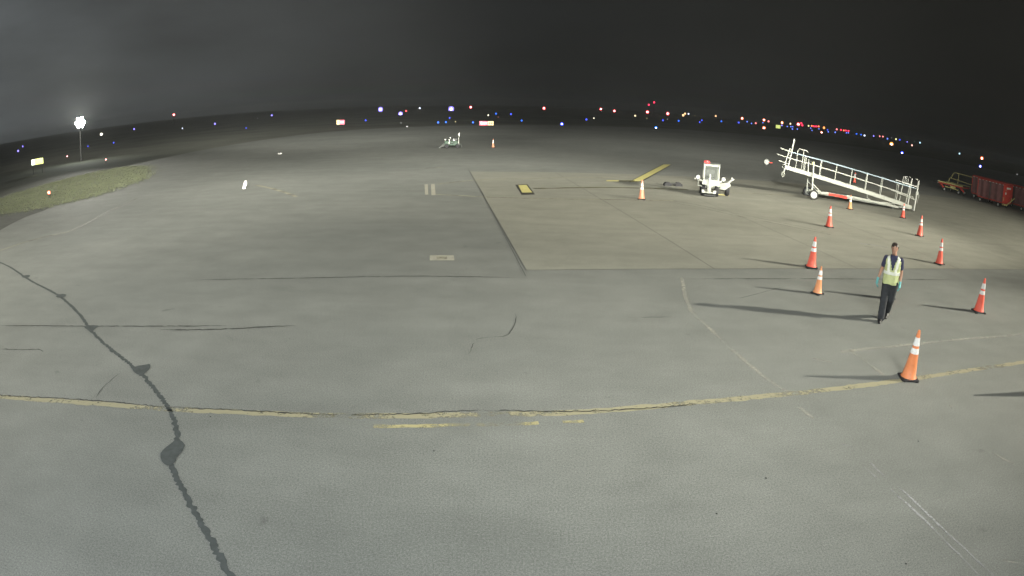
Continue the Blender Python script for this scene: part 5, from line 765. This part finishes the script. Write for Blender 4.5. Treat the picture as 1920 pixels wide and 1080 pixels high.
# vest: shell grid with V opening, reflective tape laid on it
VZ = [.885, .90, .96, 1.02, 1.08, 1.11, 1.14, 1.17, 1.20, 1.25, 1.30, 1.35, 1.40, 1.44, 1.465, 1.49, 1.508]
def vr(z):
    pts = [(.885, .202, .150), (.96, .196, .146), (1.08, .188, .138), (1.20, .192, .140), (1.30, .204, .146), (1.38, .212, .142), (1.44, .205, .124), (1.465, .175, .108), (1.49, .130, .092), (1.508, .095, .080)]
    for a, b in zip(pts, pts[1:]):
        if z <= b[0]: t = (z - a[0]) / (b[0] - a[0]); return a[1] + (b[1] - a[1]) * t, a[2] + (b[2] - a[2]) * t
    return pts[-1][1:]
NS = 72
def vest_pt(k, z, off=0.0):
    a = 2 * pi * k / NS; rx, ry = vr(z); ca, sa = cos(a), sin(a); p = 2.3; r = (abs(ca) ** p + abs(sa) ** p) ** (-1 / p)
    wv = .005 * sin(a * 7 + z * 9) + .004 * sin(a * 13 - z * 21)
    flare = .012 * sin(a * 5 + 1) if z < .95 else 0
    return Vector((CX + (rx + off + wv + flare) * r * ca, CY + (ry + off + wv + flare) * r * sa, z + (.006 * sin(a * 6) if z < .89 else 0)))
def zone(c):
    """what covers this spot: hole, band, strap or cloth"""
    x, y, z = c.x - CX, c.y - CY, c.z
    front = y < 0
    if front and z > 1.20 and abs(x) < (z - 1.20) * .30 + .006: return 'hole'
    if z > 1.30 and abs(x) > .165 and abs(y) < .085: return 'hole'
    if z > 1.49 and abs(x) < .075: return 'hole'
    if 1.10 < z < 1.165: return 'tape'
    if z > 1.165:
        lo = .055 + (z - 1.165) * .13 if front else .07
        if lo < abs(x) < lo + .060: return 'tape'
    return 'cloth'
def grid_part(kind, off, name, m):
    nz_ = 64; zs = [.885 + (1.508 - .885) * j / nz_ for j in range(nz_ + 1)]
    vs = [vest_pt(k, z, off) for z in zs for k in range(NS)]; fs = []
    for j in range(nz_):
        for k in range(NS):
            l = (k + 1) % NS; q = (j * NS + k, j * NS + l, (j + 1) * NS + l, (j + 1) * NS + k)
            c = sum((vs[i] for i in q), Vector()) / 4; zn = zone(c)
            if (kind == 'cloth' and zn != 'hole') or (kind == zn): fs.append(q)
    o = MB().add(vs, fs).build(name, m, man, True)
    md = o.modifiers.new('t', 'SOLIDIFY'); md.thickness = .004; return o
grid_part('cloth', .0, 'vest', M['hivis']); grid_part('tape', .006, 'reflective_tape', M['silver_tape'])
gb_ = MB(); hand(gb_, WL, -1, .003); gb_.tube([tuple(Vector(WL) + Vector((.01, .03, .055))), WL], [.034, .031], 12); remesh(gb_, .006, 'glove', M['glove'], man, 1)
gb_ = MB(); hand(gb_, WR, 1, .003); gb_.tube([tuple(Vector(WR) + Vector((0, .03, .055))), WR], [.034, .031], 12); remesh(gb_, .006, 'glove', M['glove'], man, 1)
for A_, tv in ((AL, 0), (AR, 1)):
    b = MB()
    if tv == 0:
        b.tube([(A_[0], A_[1] + .06, .040), (A_[0] - .005, A_[1] - .05, .045), (A_[0] - .015, A_[1] - .18, .032)], [.046, .054, .042], 14); b.ball((A_[0] - .016, A_[1] - .18, .033), (.038, .045, .033)); b.ball((A_[0], A_[1] + .055, .04), (.040, .04, .04)); cap(b, (A_[0], A_[1], .06), (A_[0], A_[1], .15), .05, .052)
    else:
        b.tube([(A_[0], A_[1] + .04, .13), (A_[0], A_[1] - .04, .085), (A_[0] - .005, A_[1] - .13, .040)], [.050, .054, .042], 14); b.ball((A_[0] - .006, A_[1] - .14, .036), (.038, .045, .034)); cap(b, (A_[0], A_[1], .14), (A_[0], A_[1] - .0, .22), .048, .05)
    remesh(b, .010, 'shoe', M['boot'], man, 2)
hr = MB(); hr.rings([ell((HC.x, HC.y + .014 + dy, HC.z + z), rx + .017, ry + .013, 22, 2.1) for z, rx, ry, dy in T_[3:]]); hr.ball(HC + Vector((0, -.035, .112)), (.062, .062, .032))
remesh(hr, .009, 'hair', M['hair'], man, 2, keep=lambda c: (c.z - HC.z) > .046 or (c.y - HC.y > -.008 + .0 and (c.z - HC.z) > -.06 - (c.y - HC.y) * .2 and not (abs(c.x - HC.x) > .06 and (c.z - HC.z) < .01 and c.y - HC.y < .035)))
for s in (-1, 1): MB().ball(HC + Vector((s * .029, -.083, .008)), (.011, .008, .006), 10, 6).build('eye', M['eye'], man, True)

# ------------------------------------------------------------------ lit signs
def sign(x, y, label, w_, h_, segs, z0=FZ, zt_=None):
    t = thing('lit_sign', label, 'lit sign', (x, y, z0), -atan2(x, y))
    zc = (zt_ if zt_ is not None else 0)
    lx = -w_ / 2
    MB().box((0, .12, zc - z0), (w_ + .12, .22, h_ + .12), bev=.03).build('cabinet', M['sign_dark'], t)
    for k, (fr, m, gly) in enumerate(segs):
        ww = w_ * fr; f = MB().box((lx + ww / 2, 0, zc - z0), (ww - .03, .03, h_)).build('sign_face', M[m], t)
        for gx, gw, gh in gly: MB().box((lx + gx * ww, -.022, zc - z0), (gw, .012, gh)).build('glyph', M['sign_glyph'] if m == 'sign_red' else M['sign_dark'], f)
        lx += ww
    for s in (-.38, .38): MB().tube([(s * w_, .12, 0), (s * w_, .12, zc - z0 - h_ / 2)], .04, 6).build('leg', M['dark_metal'], t)
def place_sign(P, **k): sign(P[0], P[1], zt_=P[2] + .1, **k)
d_ = lambda P: hypot(P[0], P[1])
S = DATA['SIGNS']
place_sign(S[0], label='long lit sign at far apron edge, red with pale figures and yellow right part', w_=d_(S[0]) * 26 / 1220, h_=d_(S[0]) * 7.5 / 1220,
   segs=[(.60, 'sign_red', [(.22, .22, .42), (.42, .12, .42), (.60, .22, .42), (.80, .18, .42)]), (.40, 'sign_yel', [(.32, .16, .40), (.70, .18, .40)])])
place_sign(S[1], label='short lit sign, pinkish red with a yellow left end, left of centre', w_=d_(S[1]) * 15 / 1220, h_=d_(S[1]) * 8.5 / 1220,
   segs=[(.36, 'sign_yel', []), (.64, 'sign_red', [(.35, .20, .36), (.68, .20, .36)])])
place_sign(S[2], label='lit lime yellow sign with a white end beyond the left grass', w_=d_(S[2]) * 22 / 1080, h_=d_(S[2]) * 9 / 1080,
   segs=[(.30, 'sign_pale', []), (.70, 'sign_lime', [])])
place_sign(S[3], label='small lit pale yellow sign in the light string left of the ramp post', w_=d_(S[3]) * 8 / 1100, h_=d_(S[3]) * 6 / 1100, segs=[(1.0, 'sign_lime', [])])

# ------------------------------------------------------------------ airfield lights
NM = {'taxiway light': 'taxiway_light', 'runway light': 'runway_light', 'red light': 'red_light', 'white light': 'white_light', 'orange light': 'orange_light', 'obstruction light': 'obstruction_light', 'apron light': 'apron_light'}
def field_light(x, y, z, c, s, lab, cat, grp):
    d = hypot(x, y); r = max(.10, s * (.74 if s < 2.3 else .88 if c != 'bigw' else 1.25) * d / 1220)
    g0 = 0.0 if d < 90 and x < 0 and lab.startswith('red-orange lamp') else FZ
    near = d < 130 or s > 2.9
    ps = .035 * max(1, r / .12); ux_, uy_ = -x / d, -y / d; rb_ = r * .46
    lens = [(r * .62, -r), (r, -r * .55), (r, r * .45), (r * .72, r * .85), (r * .25, r * 1.05)]
    if near:
        t = thing(NM[cat], lab, cat, (x, y, g0), 0, grp)
        ln = MB().lathe(lens, (0, 0, z - g0), 14).build('lens', M['g_' + c], t, True)
        MB().ball((ux_ * r * .72, uy_ * r * .72, z - g0), rb_, 10, 7).build('bulb', M['g_bulb'], ln, True)
        b = MB().tube([(0, 0, 0), (0, 0, z - g0 - r)], min(.12, ps), 8); b.lathe([(ps * 3, 0), (ps * 3, .04), (ps, .06)], n=10); b.build('stake', M['dark_metal'], t)
    else:
        b = MB(); b.lathe(lens, (0, 0, z - g0), 10); b.mi = 1
        b.tube([(0, 0, 0), (0, 0, z - g0 - r)], min(.15, ps), 6)
        if s > 2.3: b.mi = 2; b.ball((ux_ * r * .72, uy_ * r * .72, z - g0), rb_, 8, 6)
        tag(b.build(NM[cat], [M['g_' + c], M['dark_metal'], M['g_bulb']], loc=(x, y, g0)), lab, cat, grp)
for L in DATA['LIGHTS']: field_light(*L)

# ------------------------------------------------------------------ glaring floodlight mast on the left
sx0, sy0, sz0 = DATA['STAR']
fm = thing('floodlight_mast', 'blinding white floodlight cluster on a dark mast at far left', 'floodlight', (sx0, sy0, FZ), -atan2(sx0, sy0))
hz_ = sz0 - FZ
MB().tube([(0, .5, 0), (0, .5, hz_ + .5)], [.16, .09], 12).build('mast', M['dark_metal'], fm, True)
MB().beam((-.75, .45, hz_ - .05), (.75, .45, hz_ - .05), .10, .10).build('crossarm', M['dark_metal'], fm)
for k in range(7):
    x, z = (0, 0) if k == 6 else (.60 * cos(k * pi / 3), .60 * sin(k * pi / 3))
    hd_ = MB().lathe([(.10, -.22), (.26, -.14), (.30, .10), (.30, .12)], (x, .14, hz_ + z), 20, Rx).build('lamp_head', M['dark_metal'], fm, True)
    MB().lathe([(.05, .0), (.28, .0), (.28, .02), (.20, .05)], (x, .0, hz_ + z), 20, Rx).build('lamp_glass', M['flood'], hd_, True)


# ------------------------------------------------------------------ night air
hb = MB().box((0, 20, 9.6), (4200, 4200, 23.8)); hm = bpy.data.materials.new('haze'); hm.use_nodes = True; ht = hm.node_tree
for n_ in list(ht.nodes):
    if n_.type != 'OUTPUT_MATERIAL': ht.nodes.remove(n_)
pv = ht.nodes.new('ShaderNodeVolumePrincipled'); pv.inputs['Color'].default_value = (.9, .93, .92, 1); pv.inputs['Density'].default_value = HAZE; pv.inputs['Anisotropy'].default_value = .2
ht.links.new(pv.outputs[0], [n_ for n_ in ht.nodes if n_.type == 'OUTPUT_MATERIAL'][0].inputs['Volume'])
struct(hb.build('haze', hm), 'stuff')
